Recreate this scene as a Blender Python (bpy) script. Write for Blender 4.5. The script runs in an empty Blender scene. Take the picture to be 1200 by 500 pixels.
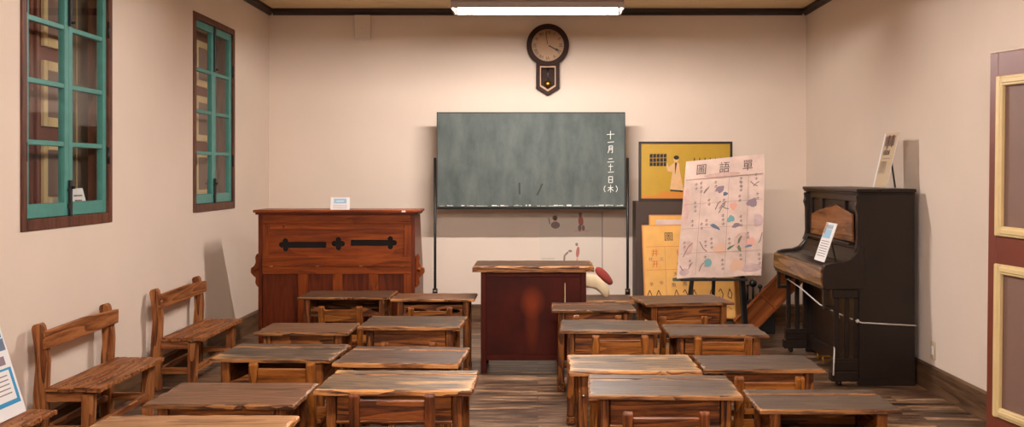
import bpy, bmesh, math, random
from mathutils import Vector, Matrix, noise
C = bpy.context.scene
R = math.radians

# ------------------------------------------------------------ camera, world, exposure
F = 1167.0
cam = bpy.data.objects.new('camera', bpy.data.cameras.new('camera'))
C.collection.objects.link(cam); C.camera = cam
cam.location = (0, 0, 1.45); cam.rotation_euler = (R(90), 0, 0)
cam.data.sensor_width = 36; cam.data.lens = 36 * F / 1200
cam.data.shift_x = -30 / 1200; cam.data.shift_y = -46 / 1200
cam.data.clip_start = .05
w = bpy.data.worlds.new('world'); C.world = w; w.use_nodes = True
w.node_tree.nodes['Background'].inputs[0].default_value = (.5, .45, .4, 1)
w.node_tree.nodes['Background'].inputs[1].default_value = .1
C.view_settings.view_transform = 'Standard'; C.view_settings.look = 'None'
C.view_settings.gamma = 1; C.view_settings.exposure = 0
try: C.view_settings.use_curve_mapping = False
except Exception: pass
TUBE_POWER = 590.0
TUBE_COL = (1.0, .925, .885)
TUBES = [(0, 7.37), (0, 3.3), (0, -.6)]      # the three ceiling fixtures down the room

# ------------------------------------------------------------ materials
def lin(c):
    return tuple(((v/255)/12.92 if v/255 <= .04045 else ((v/255+.055)/1.055)**2.4) for v in c) + (1,)
def newmat(name):
    m = bpy.data.materials.new(name); m.use_nodes = True
    nt = m.node_tree; b = nt.nodes['Principled BSDF']
    return m, nt, b
def plain(name, col, rough=.6, metal=0, noise_amt=.0, nscale=8, spec=.5, bump=0):
    m, nt, b = newmat(name)
    b.inputs['Roughness'].default_value = rough; b.inputs['Metallic'].default_value = metal
    b.inputs['Specular IOR Level'].default_value = spec
    if noise_amt > 0:
        tc = nt.nodes.new('ShaderNodeTexCoord'); n = nt.nodes.new('ShaderNodeTexNoise')
        n.inputs['Scale'].default_value = nscale; n.inputs['Detail'].default_value = 6
        r = nt.nodes.new('ShaderNodeValToRGB')
        c = lin(col)
        r.color_ramp.elements[0].color = tuple(x*(1-noise_amt) for x in c[:3])+(1,)
        r.color_ramp.elements[1].color = tuple(min(1, x*(1+noise_amt)) for x in c[:3])+(1,)
        r.color_ramp.elements[0].position = .3; r.color_ramp.elements[1].position = .7
        nt.links.new(tc.outputs['Object'], n.inputs['Vector']); nt.links.new(n.outputs['Fac'], r.inputs['Fac'])
        nt.links.new(r.outputs['Color'], b.inputs['Base Color'])
        if bump:
            bp = nt.nodes.new('ShaderNodeBump'); bp.inputs['Strength'].default_value = bump; bp.inputs['Distance'].default_value = .01
            nt.links.new(n.outputs['Fac'], bp.inputs['Height']); nt.links.new(bp.outputs['Normal'], b.inputs['Normal'])
    else:
        b.inputs['Base Color'].default_value = lin(col)
    return m
WC = {}
def wood(name, dark, mid, light, axis='x', scale=1.0, rough=.45, worn=None, wornpos=.62, bump=.25, contrast=1.0):
    """streaky timber; axis = direction of the grain; worn = colour of rubbed patches"""
    key = (name, axis)
    if key in WC: return WC[key]
    m, nt, b = newmat(name + '_' + axis); L = nt.links.new
    tc = nt.nodes.new('ShaderNodeTexCoord'); oi = nt.nodes.new('ShaderNodeObjectInfo')
    mul = nt.nodes.new('ShaderNodeVectorMath'); mul.operation = 'SCALE'; mul.inputs[0].default_value = (13, 7, 19)
    L(oi.outputs['Random'], mul.inputs['Scale'])
    add = nt.nodes.new('ShaderNodeVectorMath'); L(tc.outputs['Object'], add.inputs[0]); L(mul.outputs[0], add.inputs[1])
    mp = nt.nodes.new('ShaderNodeMapping'); s = {'x': (1.2, 14, 14), 'y': (14, 1.2, 14), 'z': (14, 14, 1.2)}[axis]
    mp.inputs['Scale'].default_value = tuple(v*scale for v in s); L(add.outputs[0], mp.inputs['Vector'])
    # cathedral figure: warped rings
    n1 = nt.nodes.new('ShaderNodeTexNoise'); n1.inputs['Scale'].default_value = .55; n1.inputs['Detail'].default_value = 1.5
    L(mp.outputs[0], n1.inputs['Vector'])
    mm = nt.nodes.new('ShaderNodeMath'); mm.operation = 'MULTIPLY'; mm.inputs[1].default_value = 9
    L(n1.outputs['Fac'], mm.inputs[0])
    fr = nt.nodes.new('ShaderNodeMath'); fr.operation = 'FRACT'; L(mm.outputs[0], fr.inputs[0])
    n2 = nt.nodes.new('ShaderNodeTexNoise'); n2.inputs['Scale'].default_value = 3; n2.inputs['Detail'].default_value = 8
    n2.inputs['Roughness'].default_value = .7; L(mp.outputs[0], n2.inputs['Vector'])
    mx = nt.nodes.new('ShaderNodeMath'); mx.operation = 'MULTIPLY_ADD'; mx.inputs[1].default_value = .3*contrast; L(fr.outputs[0], mx.inputs[0])
    sc = nt.nodes.new('ShaderNodeMath'); sc.operation = 'MULTIPLY'; sc.inputs[1].default_value = .9; L(n2.outputs['Fac'], sc.inputs[0]); L(sc.outputs[0], mx.inputs[2])
    r = nt.nodes.new('ShaderNodeValToRGB'); e = r.color_ramp.elements
    e[0].color = lin(dark); e[0].position = .37; e[1].color = lin(light); e[1].position = .72
    k = e.new(.53); k.color = lin(mid); L(mx.outputs[0], r.inputs['Fac'])
    out = r.outputs['Color']
    if worn:
        n3 = nt.nodes.new('ShaderNodeTexNoise'); n3.inputs['Scale'].default_value = 1.0; n3.inputs['Detail'].default_value = 7; n3.inputs['Roughness'].default_value = .62
        mp2 = nt.nodes.new('ShaderNodeMapping'); s2 = {'x': (2.4, 9, 9), 'y': (9, 2.4, 9), 'z': (9, 9, 2.4)}[axis]; mp2.inputs['Scale'].default_value = s2
        L(add.outputs[0], mp2.inputs['Vector']); L(mp2.outputs[0], n3.inputs['Vector'])
        r3 = nt.nodes.new('ShaderNodeValToRGB'); r3.color_ramp.elements[0].position = wornpos-.05; r3.color_ramp.elements[1].position = wornpos+.08
        # rubbed most towards the borders of the board
        sp = nt.nodes.new('ShaderNodeSeparateXYZ'); L(tc.outputs['Generated'], sp.inputs[0]); acc = None
        for c_ in 'XY':
            q1 = nt.nodes.new('ShaderNodeMath'); q1.operation = 'SUBTRACT'; L(sp.outputs[c_], q1.inputs[0]); q1.inputs[1].default_value = .5
            q2 = nt.nodes.new('ShaderNodeMath'); q2.operation = 'ABSOLUTE'; L(q1.outputs[0], q2.inputs[0])
            q3 = nt.nodes.new('ShaderNodeMath'); q3.operation = 'POWER'; L(q2.outputs[0], q3.inputs[0]); q3.inputs[1].default_value = 6 if c_ == 'Y' else 14
            q4 = nt.nodes.new('ShaderNodeMath'); q4.operation = 'MULTIPLY'; L(q3.outputs[0], q4.inputs[0]); q4.inputs[1].default_value = .22/(.5**(6 if c_ == 'Y' else 14))
            if acc is None: acc = q4
            else:
                q5 = nt.nodes.new('ShaderNodeMath'); q5.operation = 'MAXIMUM'; L(acc.outputs[0], q5.inputs[0]); L(q4.outputs[0], q5.inputs[1]); acc = q5
        q6 = nt.nodes.new('ShaderNodeMath'); q6.operation = 'ADD'; L(acc.outputs[0], q6.inputs[0]); L(n3.outputs['Fac'], q6.inputs[1])
        L(q6.outputs[0], r3.inputs['Fac'])
        mix = nt.nodes.new('ShaderNodeMix'); mix.data_type = 'RGBA'; L(r3.outputs['Color'], mix.inputs[0]); L(out, mix.inputs[6]); mix.inputs[7].default_value = lin(worn)
        out = mix.outputs[2]
    L(out, b.inputs['Base Color']); b.inputs['Roughness'].default_value = rough; b.inputs['Specular IOR Level'].default_value = .25
    if bump:
        bp = nt.nodes.new('ShaderNodeBump'); bp.inputs['Strength'].default_value = bump; bp.inputs['Distance'].default_value = .004
        L(mx.outputs[0], bp.inputs['Height']); L(bp.outputs['Normal'], b.inputs['Normal'])
    WC[key] = m; return m
def desk_wood(ax): return wood('desk_timber', (34, 15, 6), (90, 46, 17), (142, 84, 34), ax, 1.5, .5, contrast=.9)
def bench_wood(ax): return wood('bench_timber', (64, 30, 13), (122, 69, 34), (164, 106, 60), ax, 1.1, .5, contrast=.9)
def chair_wood(ax): return wood('chair_timber', (56, 24, 7), (116, 64, 20), (148, 90, 34), ax, 1.2, .42, contrast=.8)
def redchair_wood(ax): return wood('red_chair_timber', (40, 16, 6), (90, 44, 15), (126, 69, 26), ax, 1.2, .42, contrast=.8)
def organ_wood(ax): return wood('organ_timber', (90, 36, 9), (120, 53, 14), (140, 68, 22), ax, .8, .34, contrast=.5, bump=.1)
def organ_dark(ax): return wood('organ_panel_timber', (64, 22, 6), (88, 33, 10), (106, 44, 15), ax, .8, .36, contrast=.5, bump=.1)
TOPS = {
 'grey':  dict(dark=(20, 14, 11), mid=(62, 49, 39), light=(106, 86, 68), worn=(166, 126, 82), wornpos=.66),
 'brown': dict(dark=(50, 30, 18), mid=(92, 61, 40), light=(126, 90, 64), worn=(140, 104, 74), wornpos=.74),
 'umber': dict(dark=(24, 15, 10), mid=(66, 46, 34), light=(106, 79, 58), worn=(158, 114, 74), wornpos=.70),
 'tan':   dict(dark=(34, 25, 19), mid=(84, 66, 49), light=(134, 106, 74), worn=(190, 146, 92), wornpos=.60),
 'taupe': dict(dark=(42, 33, 26), mid=(68, 54, 44), light=(92, 75, 60), worn=(142, 106, 74), wornpos=.78),
 'pale':  dict(dark=(84, 54, 33), mid=(128, 90, 58), light=(156, 116, 78), worn=(168, 128, 88), wornpos=.70),
}
def top_wood(kind): return wood('desktop_'+kind, axis='x', scale=1.5, rough=.40, bump=.35, contrast=.8, **TOPS[kind])
M_EDGE = wood('worn_edge', (36, 20, 11), (104, 62, 33), (178, 122, 70), 'x', 1.6, .5, contrast=1.3)
M_EDGED = wood('dull_edge', (26, 15, 9), (76, 46, 26), (140, 94, 54), 'x', 1.6, .5, contrast=1.2)
M_WALL = plain('plaster', (221, 203, 186), .92, noise_amt=.025, nscale=1.6)
M_WALLBOX = plain('painted_box', (217, 199, 182), .8)
M_CEIL = plain('ceiling_paint', (228, 204, 160), .9, noise_amt=.03, nscale=2)
M_CROWN = plain('crown_stain', (44, 24, 16), .5, noise_amt=.2, nscale=6)
M_BASE = wood('baseboard_timber', (70, 48, 32), (100, 74, 52), (118, 90, 64), 'y', .6, .5, contrast=.4)
M_BASEX = wood('baseboard_timber', (70, 48, 32), (100, 74, 52), (118, 90, 64), 'x', .6, .5, contrast=.4)
M_TEAL = plain('teal_paint', (70, 134, 124), .45, noise_amt=.10, nscale=14)
M_WFRAME = wood('window_frame_timber', (62, 34, 24), (96, 56, 40), (116, 72, 52), 'z', 1, .5, contrast=.4)
M_DBROWN = plain('door_brown', (112, 52, 34), .45, noise_amt=.08, nscale=5)
M_CREAM = plain('cream_moulding', (216, 190, 136), .5, noise_amt=.05, nscale=10)
M_MAUVE = plain('mauve_panel', (122, 94, 82), .6, noise_amt=.05, nscale=6)
M_BLACK = plain('black_metal', (22, 20, 20), .45)
M_DARK = plain('dark_void', (18, 14, 12), .9)
M_WHITE = plain('white_card', (226, 224, 222), .6)
M_CHROME = plain('steel', (170, 165, 158), .25, 1)
M_BRASS = plain('brass', (214, 160, 70), .28, 1)
M_CHALK = plain('chalk', (222, 224, 216), .9)
M_INK = plain('ink_black', (40, 34, 34), .8)
M_INKF = plain('ink_faded', (88, 72, 68), .8)
M_INKG = plain('ink_grey', (132, 114, 108), .8)
M_INKR = plain('ink_red', (190, 84, 50), .8)
M_BLUE = plain('print_blue', (46, 140, 186), .6)
M_LBLUE = plain('print_light_blue', (150, 186, 208), .6)
M_TEALINK = plain('print_teal', (112, 156, 156), .8)
M_SLATE = plain('print_slate', (98, 112, 134), .8)
M_PURP = plain('print_purple', (138, 118, 128), .8)
M_PINK = plain('print_pink', (214, 156, 138), .8)
M_PEACH = plain('print_peach', (206, 166, 140), .8)
M_PURPF = plain('stain_mauve', (184, 158, 154), .85, noise_amt=.12, nscale=20); M_PINKF = plain('stain_pink', (194, 160, 148), .85, noise_amt=.12, nscale=20)
M_GRN = plain('print_green', (96, 112, 86), .8)
M_PAPER = plain('aged_paper', (204, 178, 164), .85, noise_amt=.17, nscale=7)
M_PAPERLINE = plain('paper_fold', (150, 122, 108), .85)
M_OCHRE = plain('ochre_paper', (216, 162, 84), .7, noise_amt=.08, nscale=9)
M_OCHREEDGE = plain('ochre_wood_edge', (196, 132, 66), .6)
M_YEL = plain('yellow_print', (182, 144, 40), .35, noise_amt=.05, nscale=9)
M_ORANGE = plain('orange_print', (206, 128, 40), .4)
M_SKINP = plain('print_robe', (214, 170, 120), .6, noise_amt=.08, nscale=20)
M_CABDARK = plain('dark_board', (66, 50, 40), .7, noise_amt=.08, nscale=4)
M_PIANO = plain('piano_black', (32, 21, 15), .38, noise_amt=.22, nscale=5, spec=.35, bump=.05)
M_PIANOBR = wood('piano_brown', (60, 40, 26), (110, 80, 54), (140, 106, 74), 'y', .6, .22, contrast=.6, bump=.05)
M_PIANOPAN = wood('piano_panel', (72, 40, 22), (116, 70, 40), (138, 90, 54), 'y', .7, .25, contrast=.7, bump=.05)
M_ROPE = plain('white_rope', (196, 188, 176), .8)
M_CUSH = plain('cream_cloth', (206, 184, 150), .9, noise_amt=.06, nscale=12)
M_REDC = plain('red_cloth', (136, 50, 40), .9, noise_amt=.1, nscale=20)
M_CLKFACE = plain('clock_face', (168, 128, 88), .5, noise_amt=.07, nscale=14)
M_CLKWOOD = plain('clock_wood', (52, 32, 24), .6, noise_amt=.2, nscale=20, spec=.15)
M_FIXT = plain('fixture_enamel', (150, 134, 124), .5)
M_TRAY = wood('orange_tray', (130, 68, 26), (166, 92, 40), (184, 112, 56), 'x', .5, .5, contrast=.2)
M_SILV = plain('plastic_beige', (190, 172, 140), .5)

def podium_mat():
    m, nt, b = newmat('podium_lacquer'); L = nt.links.new
    tc = nt.nodes.new('ShaderNodeTexCoord'); n = nt.nodes.new('ShaderNodeTexNoise'); n.inputs['Scale'].default_value = 4; n.inputs['Detail'].default_value = 6
    L(tc.outputs['Object'], n.inputs['Vector'])
    r = nt.nodes.new('ShaderNodeValToRGB'); r.color_ramp.elements[0].color = lin((50, 13, 7)); r.color_ramp.elements[1].color = lin((84, 25, 13))
    r.color_ramp.elements[0].position = .3; r.color_ramp.elements[1].position = .75; L(n.outputs['Fac'], r.inputs['Fac'])
    # a soft orange patch in the middle of the front panel, a fainter tall one below
    mp = nt.nodes.new('ShaderNodeMapping'); mp.inputs['Location'].default_value = (.075, 0, -.52); mp.vector_type = 'POINT'
    L(tc.outputs['Object'], mp.inputs['Vector'])
    def blob(cx, cz, rx, rz):
        v = nt.nodes.new('ShaderNodeMapping'); v.inputs['Location'].default_value = (-cx/rx, 0, -cz/rz); v.inputs['Scale'].default_value = (1/rx, 0, 1/rz)
        L(tc.outputs['Object'], v.inputs['Vector'])
        ln = nt.nodes.new('ShaderNodeVectorMath'); ln.operation = 'LENGTH'; L(v.outputs[0], ln.inputs[0])
        a = nt.nodes.new('ShaderNodeMath'); a.operation = 'MULTIPLY_ADD'; L(n.outputs['Fac'], a.inputs[0]); a.inputs[1].default_value = .9; L(ln.outputs['Value'], a.inputs[2])
        rr = nt.nodes.new('ShaderNodeMapRange'); rr.inputs[1].default_value = .7; rr.inputs[2].default_value = 1.45; rr.inputs[3].default_value = 1; rr.inputs[4].default_value = 0
        L(a.outputs[0], rr.inputs[0]); return rr.outputs[0]
    b1 = blob(-.01, .52, .10, .12); b2 = blob(-.01, .34, .06, .22)
    mxx = nt.nodes.new('ShaderNodeMath'); mxx.operation = 'MULTIPLY_ADD'; L(b2, mxx.inputs[0]); mxx.inputs[1].default_value = .3; 
    s1 = nt.nodes.new('ShaderNodeMath'); s1.operation = 'MULTIPLY'; L(b1, s1.inputs[0]); s1.inputs[1].default_value = .6; L(s1.outputs[0], mxx.inputs[2]); mxx.use_clamp = True
    mix = nt.nodes.new('ShaderNodeMix'); mix.data_type = 'RGBA'; L(mxx.outputs[0], mix.inputs[0]); L(r.outputs['Color'], mix.inputs[6]); mix.inputs[7].default_value = lin((146, 62, 26))
    L(mix.outputs[2], b.inputs['Base Color']); b.inputs['Roughness'].default_value = .5; b.inputs['Specular IOR Level'].default_value = .15
    return m
M_PODIUM = podium_mat()
M_PODTRIM = plain('podium_trim', (74, 23, 13), .5, noise_amt=.15, nscale=9, spec=.15)

def board_mat():
    m, nt, b = newmat('slate_green'); L = nt.links.new
    tc = nt.nodes.new('ShaderNodeTexCoord')
    n = nt.nodes.new('ShaderNodeTexNoise'); n.inputs['Scale'].default_value = 2.6; n.inputs['Detail'].default_value = 8; n.inputs['Roughness'].default_value = .65
    mp = nt.nodes.new('ShaderNodeMapping'); mp.inputs['Scale'].default_value = (2.2, 1, .9); L(tc.outputs['Object'], mp.inputs['Vector']); L(mp.outputs[0], n.inputs['Vector'])
    r = nt.nodes.new('ShaderNodeValToRGB'); r.color_ramp.elements[0].color = lin((64, 74, 70)); r.color_ramp.elements[1].color = lin((97, 104, 100))
    r.color_ramp.elements[0].position = .34; r.color_ramp.elements[1].position = .74; L(n.outputs['Fac'], r.inputs['Fac']); L(r.outputs['Color'], b.inputs['Base Color'])
    b.inputs['Roughness'].default_value = .75
    return m
M_BOARD = board_mat()

def floor_mat():
    m, nt, b = newmat('plank_floor'); L = nt.links.new
    tc = nt.nodes.new('ShaderNodeTexCoord')
    br = nt.nodes.new('ShaderNodeTexBrick'); br.inputs['Scale'].default_value = 1; br.inputs['Brick Width'].default_value = 1.15; br.inputs['Row Height'].default_value = .125
    br.inputs['Mortar Size'].default_value = .003; br.inputs['Mortar Smooth'].default_value = .2; br.inputs['Bias'].default_value = 0
    br.inputs['Color1'].default_value = (0, 0, 0, 1); br.inputs['Color2'].default_value = (1, 1, 1, 1); br.inputs['Mortar'].default_value = (0, 0, 0, 1)
    br.offset = .37; br.offset_frequency = 2
    L(tc.outputs['Object'], br.inputs['Vector'])
    mp = nt.nodes.new('ShaderNodeMapping'); mp.inputs['Scale'].default_value = (1.5, 10, 1); L(tc.outputs['Object'], mp.inputs['Vector'])
    ad = nt.nodes.new('ShaderNodeVectorMath'); L(mp.outputs[0], ad.inputs[0]); 
    sc = nt.nodes.new('ShaderNodeVectorMath'); sc.operation = 'SCALE'; sc.inputs['Scale'].default_value = 9; L(br.outputs['Color'], sc.inputs[0]); L(sc.outputs[0], ad.inputs[1])
    n = nt.nodes.new('ShaderNodeTexNoise'); n.inputs['Scale'].default_value = 1.6; n.inputs['Detail'].default_value = 8; n.inputs['Roughness'].default_value = .68; L(ad.outputs[0], n.inputs['Vector'])
    r = nt.nodes.new('ShaderNodeValToRGB'); e = r.color_ramp.elements
    e[0].color = lin((36, 25, 19)); e[0].position = .36; e[1].color = lin((206, 168, 130)); e[1].position = .64; k = e.new(.52); k.color = lin((124, 94, 70))
    L(n.outputs['Fac'], r.inputs['Fac'])
    hs = nt.nodes.new('ShaderNodeMix'); hs.data_type = 'RGBA'; hs.blend_type = 'MULTIPLY'; hs.inputs[0].default_value = .8
    r2 = nt.nodes.new('ShaderNodeValToRGB'); r2.color_ramp.elements[0].color = (.22, .19, .17, 1); r2.color_ramp.elements[1].color = (1.0, .95, .90, 1); L(br.outputs['Color'], r2.inputs['Fac'])
    L(r.outputs['Color'], hs.inputs[6]); L(r2.outputs['Color'], hs.inputs[7]); L(hs.outputs[2], b.inputs['Base Color'])
    b.inputs['Roughness'].default_value = .38
    bp = nt.nodes.new('ShaderNodeBump'); bp.inputs['Strength'].default_value = .2; bp.inputs['Distance'].default_value = .004; L(n.outputs['Fac'], bp.inputs['Height']); L(bp.outputs['Normal'], b.inputs['Normal'])
    return m
M_FLOOR = floor_mat()
def glass_mat():
    m = bpy.data.materials.new('window_glass'); m.use_nodes = True; nt = m.node_tree; nt.nodes.clear(); L = nt.links.new
    o = nt.nodes.new('ShaderNodeOutputMaterial'); t = nt.nodes.new('ShaderNodeBsdfTransparent'); g = nt.nodes.new('ShaderNodeBsdfGlossy'); x = nt.nodes.new('ShaderNodeMixShader'); f = nt.nodes.new('ShaderNodeFresnel')
    t.inputs[0].default_value = (.98, .98, .97, 1); g.inputs['Roughness'].default_value = .02; f.inputs[0].default_value = 1.5
    ge = nt.nodes.new('ShaderNodeNewGeometry'); k_ = nt.nodes.new('ShaderNodeMath'); k_.operation = 'SUBTRACT'; k_.inputs[0].default_value = 1; L(ge.outputs['Backfacing'], k_.inputs[1])
    k2 = nt.nodes.new('ShaderNodeMath'); k2.operation = 'MULTIPLY'; L(f.outputs[0], k2.inputs[0]); L(k_.outputs[0], k2.inputs[1]); L(k2.outputs[0], x.inputs[0]); L(t.outputs[0], x.inputs[1]); L(g.outputs[0], x.inputs[2]); L(x.outputs[0], o.inputs[0]); return m
M_GLASS = glass_mat()
def tube_mat():
    m = bpy.data.materials.new('lit_tube'); m.use_nodes = True; nt = m.node_tree; nt.nodes.clear()
    o = nt.nodes.new('ShaderNodeOutputMaterial'); e = nt.nodes.new('ShaderNodeEmission'); e.inputs[0].default_value = TUBE_COL+(1,); e.inputs[1].default_value = TUBE_POWER
    nt.links.new(e.outputs[0], o.inputs[0]); return m
M_TUBE = tube_mat()

# ------------------------------------------------------------ mesh helpers
class MB:
    def __init__(s): s.bm = bmesh.new(); s.mats = []
    def mi(s, mat):
        if mat is None: return 0
        if mat not in s.mats: s.mats.append(mat)
        return s.mats.index(mat)
    def _merge(s, t, mat, mtx=None, smooth=False):
        i = s.mi(mat)
        for f in t.faces: f.material_index = i; f.smooth = smooth
        if mtx is not None: bmesh.ops.transform(t, matrix=mtx, verts=t.verts)
        me = bpy.data.meshes.new('tmp'); t.to_mesh(me); t.free()
        n0 = len(s.bm.faces); s.bm.from_mesh(me); bpy.data.meshes.remove(me)
        return s
    def box(s, x0, x1, y0, y1, z0, z1, mat=None, b=.003, mtx=None):
        t = bmesh.new(); bmesh.ops.create_cube(t, size=1)
        for v in t.verts: v.co = Vector(((x0+x1)/2+v.co.x*(x1-x0), (y0+y1)/2+v.co.y*(y1-y0), (z0+z1)/2+v.co.z*(z1-z0)))
        if b: bmesh.ops.bevel(t, geom=list(t.edges), offset=min(b, .45*min(abs(x1-x0), abs(y1-y0), abs(z1-z0))), segments=1, affect='EDGES')
        return s._merge(t, mat, mtx)
    def prism(s, pts, axis, a, c, mat=None, b=0, mtx=None, smooth=False):
        """polygon pts in the plane across `axis`, extruded a..c. axis x: pts=(y,z); y: (x,z); z: (x,y)"""
        t = bmesh.new()
        def P(p, h): return {'x': (h, p[0], p[1]), 'y': (p[0], h, p[1]), 'z': (p[0], p[1], h)}[axis]
        lo = [t.verts.new(P(p, a)) for p in pts]; hi = [t.verts.new(P(p, c)) for p in pts]; n = len(pts)
        t.faces.new(lo); t.faces.new(hi)
        for i in range(n): t.faces.new((lo[i], lo[(i+1) % n], hi[(i+1) % n], hi[i]))
        bmesh.ops.recalc_face_normals(t, faces=t.faces)
        if b: bmesh.ops.bevel(t, geom=list(t.edges), offset=b, segments=1, affect='EDGES')
        return s._merge(t, mat, mtx, smooth)
    def cyl(s, p, q, r, mat=None, n=16, r2=None, smooth=True):
        p = Vector(p); q = Vector(q); d = q-p; t = bmesh.new()
        bmesh.ops.create_cone(t, cap_ends=True, segments=n, radius1=r, radius2=r if r2 is None else r2, depth=d.length)
        return s._merge(t, mat, Matrix.Translation((p+q)/2) @ d.to_track_quat('Z', 'Y').to_matrix().to_4x4(), smooth)
    def ball(s, c, r, mat=None, sc=(1, 1, 1), rot=None, n=16):
        t = bmesh.new(); bmesh.ops.create_uvsphere(t, u_segments=n, v_segments=n//2+2, radius=r)
        m = Matrix.Translation(c) @ (rot or Matrix()) @ Matrix.Diagonal((*sc, 1))
        return s._merge(t, mat, m, True)
    def tube(s, pts, r, mat=None, n=8):
        t = bmesh.new(); rings = []; pts = [Vector(p) for p in pts]
        for i, p in enumerate(pts):
            d = (pts[min(i+1, len(pts)-1)]-pts[max(i-1, 0)]).normalized(); m = d.to_track_quat('Z', 'Y').to_matrix()
            rings.append([t.verts.new(p+m @ Vector((r*math.cos(2*math.pi*k/n), r*math.sin(2*math.pi*k/n), 0))) for k in range(n)])
        for a, b_ in zip(rings, rings[1:]):
            for k in range(n): t.faces.new((a[k], a[(k+1) % n], b_[(k+1) % n], b_[k]))
        t.faces.new(rings[0][::-1]); t.faces.new(rings[-1]); bmesh.ops.recalc_face_normals(t, faces=t.faces)
        return s._merge(t, mat, None, True)
    def plank(s, x0, x1, y0, y1, z0, z1, mat, edge, jit=.004, seed=0, b=.006, mtx=None, step=.035, wear=None):
        """board lying flat with a ragged worn outline; upper arris is a chamfer of bare wood. wear: extra jitter (x0,x1,y0,y1)"""
        rnd = random.Random(seed); wear = wear or (1, 1, 1, 1); pts = []
        def side(ax, ay, bx, by, nx, ny, k):
            L = math.hypot(bx-ax, by-ay); n = max(2, int(L/step))
            for i in range(n):
                t = i/n; j = (rnd.random()**2)*jit*k+(jit*k*1.4 if rnd.random() < .06 else 0) if i else jit*.5
                pts.append(((ax+(bx-ax)*t)+nx*j, (ay+(by-ay)*t)+ny*j))
        side(x0, y0, x1, y0, 0, 1, wear[2]); side(x1, y0, x1, y1, -1, 0, wear[1]); side(x1, y1, x0, y1, 0, -1, wear[3]); side(x0, y1, x0, y0, 1, 0, wear[0])
        cx, cy = (x0+x1)/2, (y0+y1)/2; t = bmesh.new(); n = len(pts)
        def ins(p, d): 
            return (p[0]-math.copysign(min(d, abs(p[0]-cx)), p[0]-cx)*(1 if abs(p[0]-cx) > (x1-x0)/2-.03 else 0), p[1]-math.copysign(min(d, abs(p[1]-cy)), p[1]-cy)*(1 if abs(p[1]-cy) > (y1-y0)/2-.03 else 0))
        lo = [t.verts.new((*p, z0)) for p in pts]; mi_ = [t.verts.new((*p, z1-b*(.6+.8*rnd.random()))) for p in pts]; hi = [t.verts.new((*ins(p, b*(.6+1.6*rnd.random()**2)), z1)) for p in pts]
        f1 = t.faces.new(hi); t.faces.new(lo[::-1]); E = []
        for i in range(n):
            k = (i+1) % n; E.append(t.faces.new((lo[i], lo[k], mi_[k], mi_[i]))); E.append(t.faces.new((mi_[i], mi_[k], hi[k], hi[i])))
        a = s.mi(mat); e = s.mi(edge)
        if mtx is not None: bmesh.ops.transform(t, matrix=mtx, verts=t.verts)
        for f in t.faces: f.material_index = a
        for f in E: f.material_index = e
        me = bpy.data.meshes.new('tmp'); t.to_mesh(me); t.free(); s.bm.from_mesh(me); bpy.data.meshes.remove(me); return s
    def holed(s, outer, holes, axis, a, c, mat):
        """plate with real holes"""
        t = bmesh.new(); ed = []
        def P(p, h): return {'x': (h, p[0], p[1]), 'y': (p[0], h, p[1])}[axis]
        for loop in [outer]+holes:
            vs = [t.verts.new(P(p, a)) for p in loop]
            for i in range(len(vs)): ed.append(t.edges.new((vs[i], vs[(i+1) % len(vs)])))
        bmesh.ops.triangle_fill(t, use_beauty=True, use_dissolve=False, edges=ed)
        r = bmesh.ops.extrude_face_region(t, geom=list(t.faces)); d = Vector(P((0, 0), c))-Vector(P((0, 0), a))
        bmesh.ops.translate(t, verts=[v for v in r['geom'] if isinstance(v, bmesh.types.BMVert)], vec=d)
        bmesh.ops.recalc_face_normals(t, faces=t.faces)
        return s._merge(t, mat)
    def text(s, body, x, y, z, size, mat, mtx=None, thick=.0006):
        """glyphs lying in the x-z plane, facing -y, centred on x,z"""
        cu = bpy.data.curves.new('t', 'FONT'); cu.body = body; cu.size = size; cu.align_x = 'CENTER'; cu.align_y = 'CENTER'; cu.extrude = thick
        o = bpy.data.objects.new('t', cu); C.collection.objects.link(o); dg = bpy.context.evaluated_depsgraph_get(); me = bpy.data.meshes.new_from_object(o.evaluated_get(dg))
        t = bmesh.new(); t.from_mesh(me); bpy.data.objects.remove(o); bpy.data.curves.remove(cu); bpy.data.meshes.remove(me)
        m = Matrix.Translation((x, y, z)) @ Matrix.Rotation(R(90), 4, 'X')
        return s._merge(t, mat, (mtx @ m) if mtx is not None else m)
    def warp(s, fn):
        for v in s.bm.verts: v.co = fn(v.co)
        return s
    def build(s, name, mat=None, parent=None):
        me = bpy.data.meshes.new(name); s.bm.to_mesh(me); s.bm.free()
        for m in (s.mats or [mat]): me.materials.append(m)
        if mat is not None and s.mats and None in s.mats: me.materials[s.mats.index(None)] = mat
        o = bpy.data.objects.new(name, me); C.collection.objects.link(o); o.parent = parent; return o
def thing(name, label, cat, loc=(0, 0, 0), rz=0, group=None):
    o = bpy.data.objects.new(name, None); C.collection.objects.link(o); o.location = loc; o.rotation_euler = (0, 0, rz); o.empty_display_size = .1
    o['label'] = label; o['category'] = cat
    if group: o['group'] = group
    return o
def tag(o, label, cat, group=None):
    o['label'] = label; o['category'] = cat
    if group: o['group'] = group
    return o
def struct(o): o['kind'] = 'structure'; return o
def copy_tree(o, parent=None):
    c = o.copy(); C.collection.objects.link(c); c.parent = parent
    for ch in [k for k in ALLCH(o)]: copy_tree(ch, c)
    return c
def ALLCH(o): return [k for k in bpy.data.objects if k.parent == o]
def ell(cx, cz, rx, rz, n=16, rot=0):
    return [(cx+rx*math.cos(t)*math.cos(rot)-rz*math.sin(t)*math.sin(rot), cz+rx*math.cos(t)*math.sin(rot)+rz*math.sin(t)*math.cos(rot)) for t in [2*math.pi*i/n for i in range(n)]]
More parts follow.
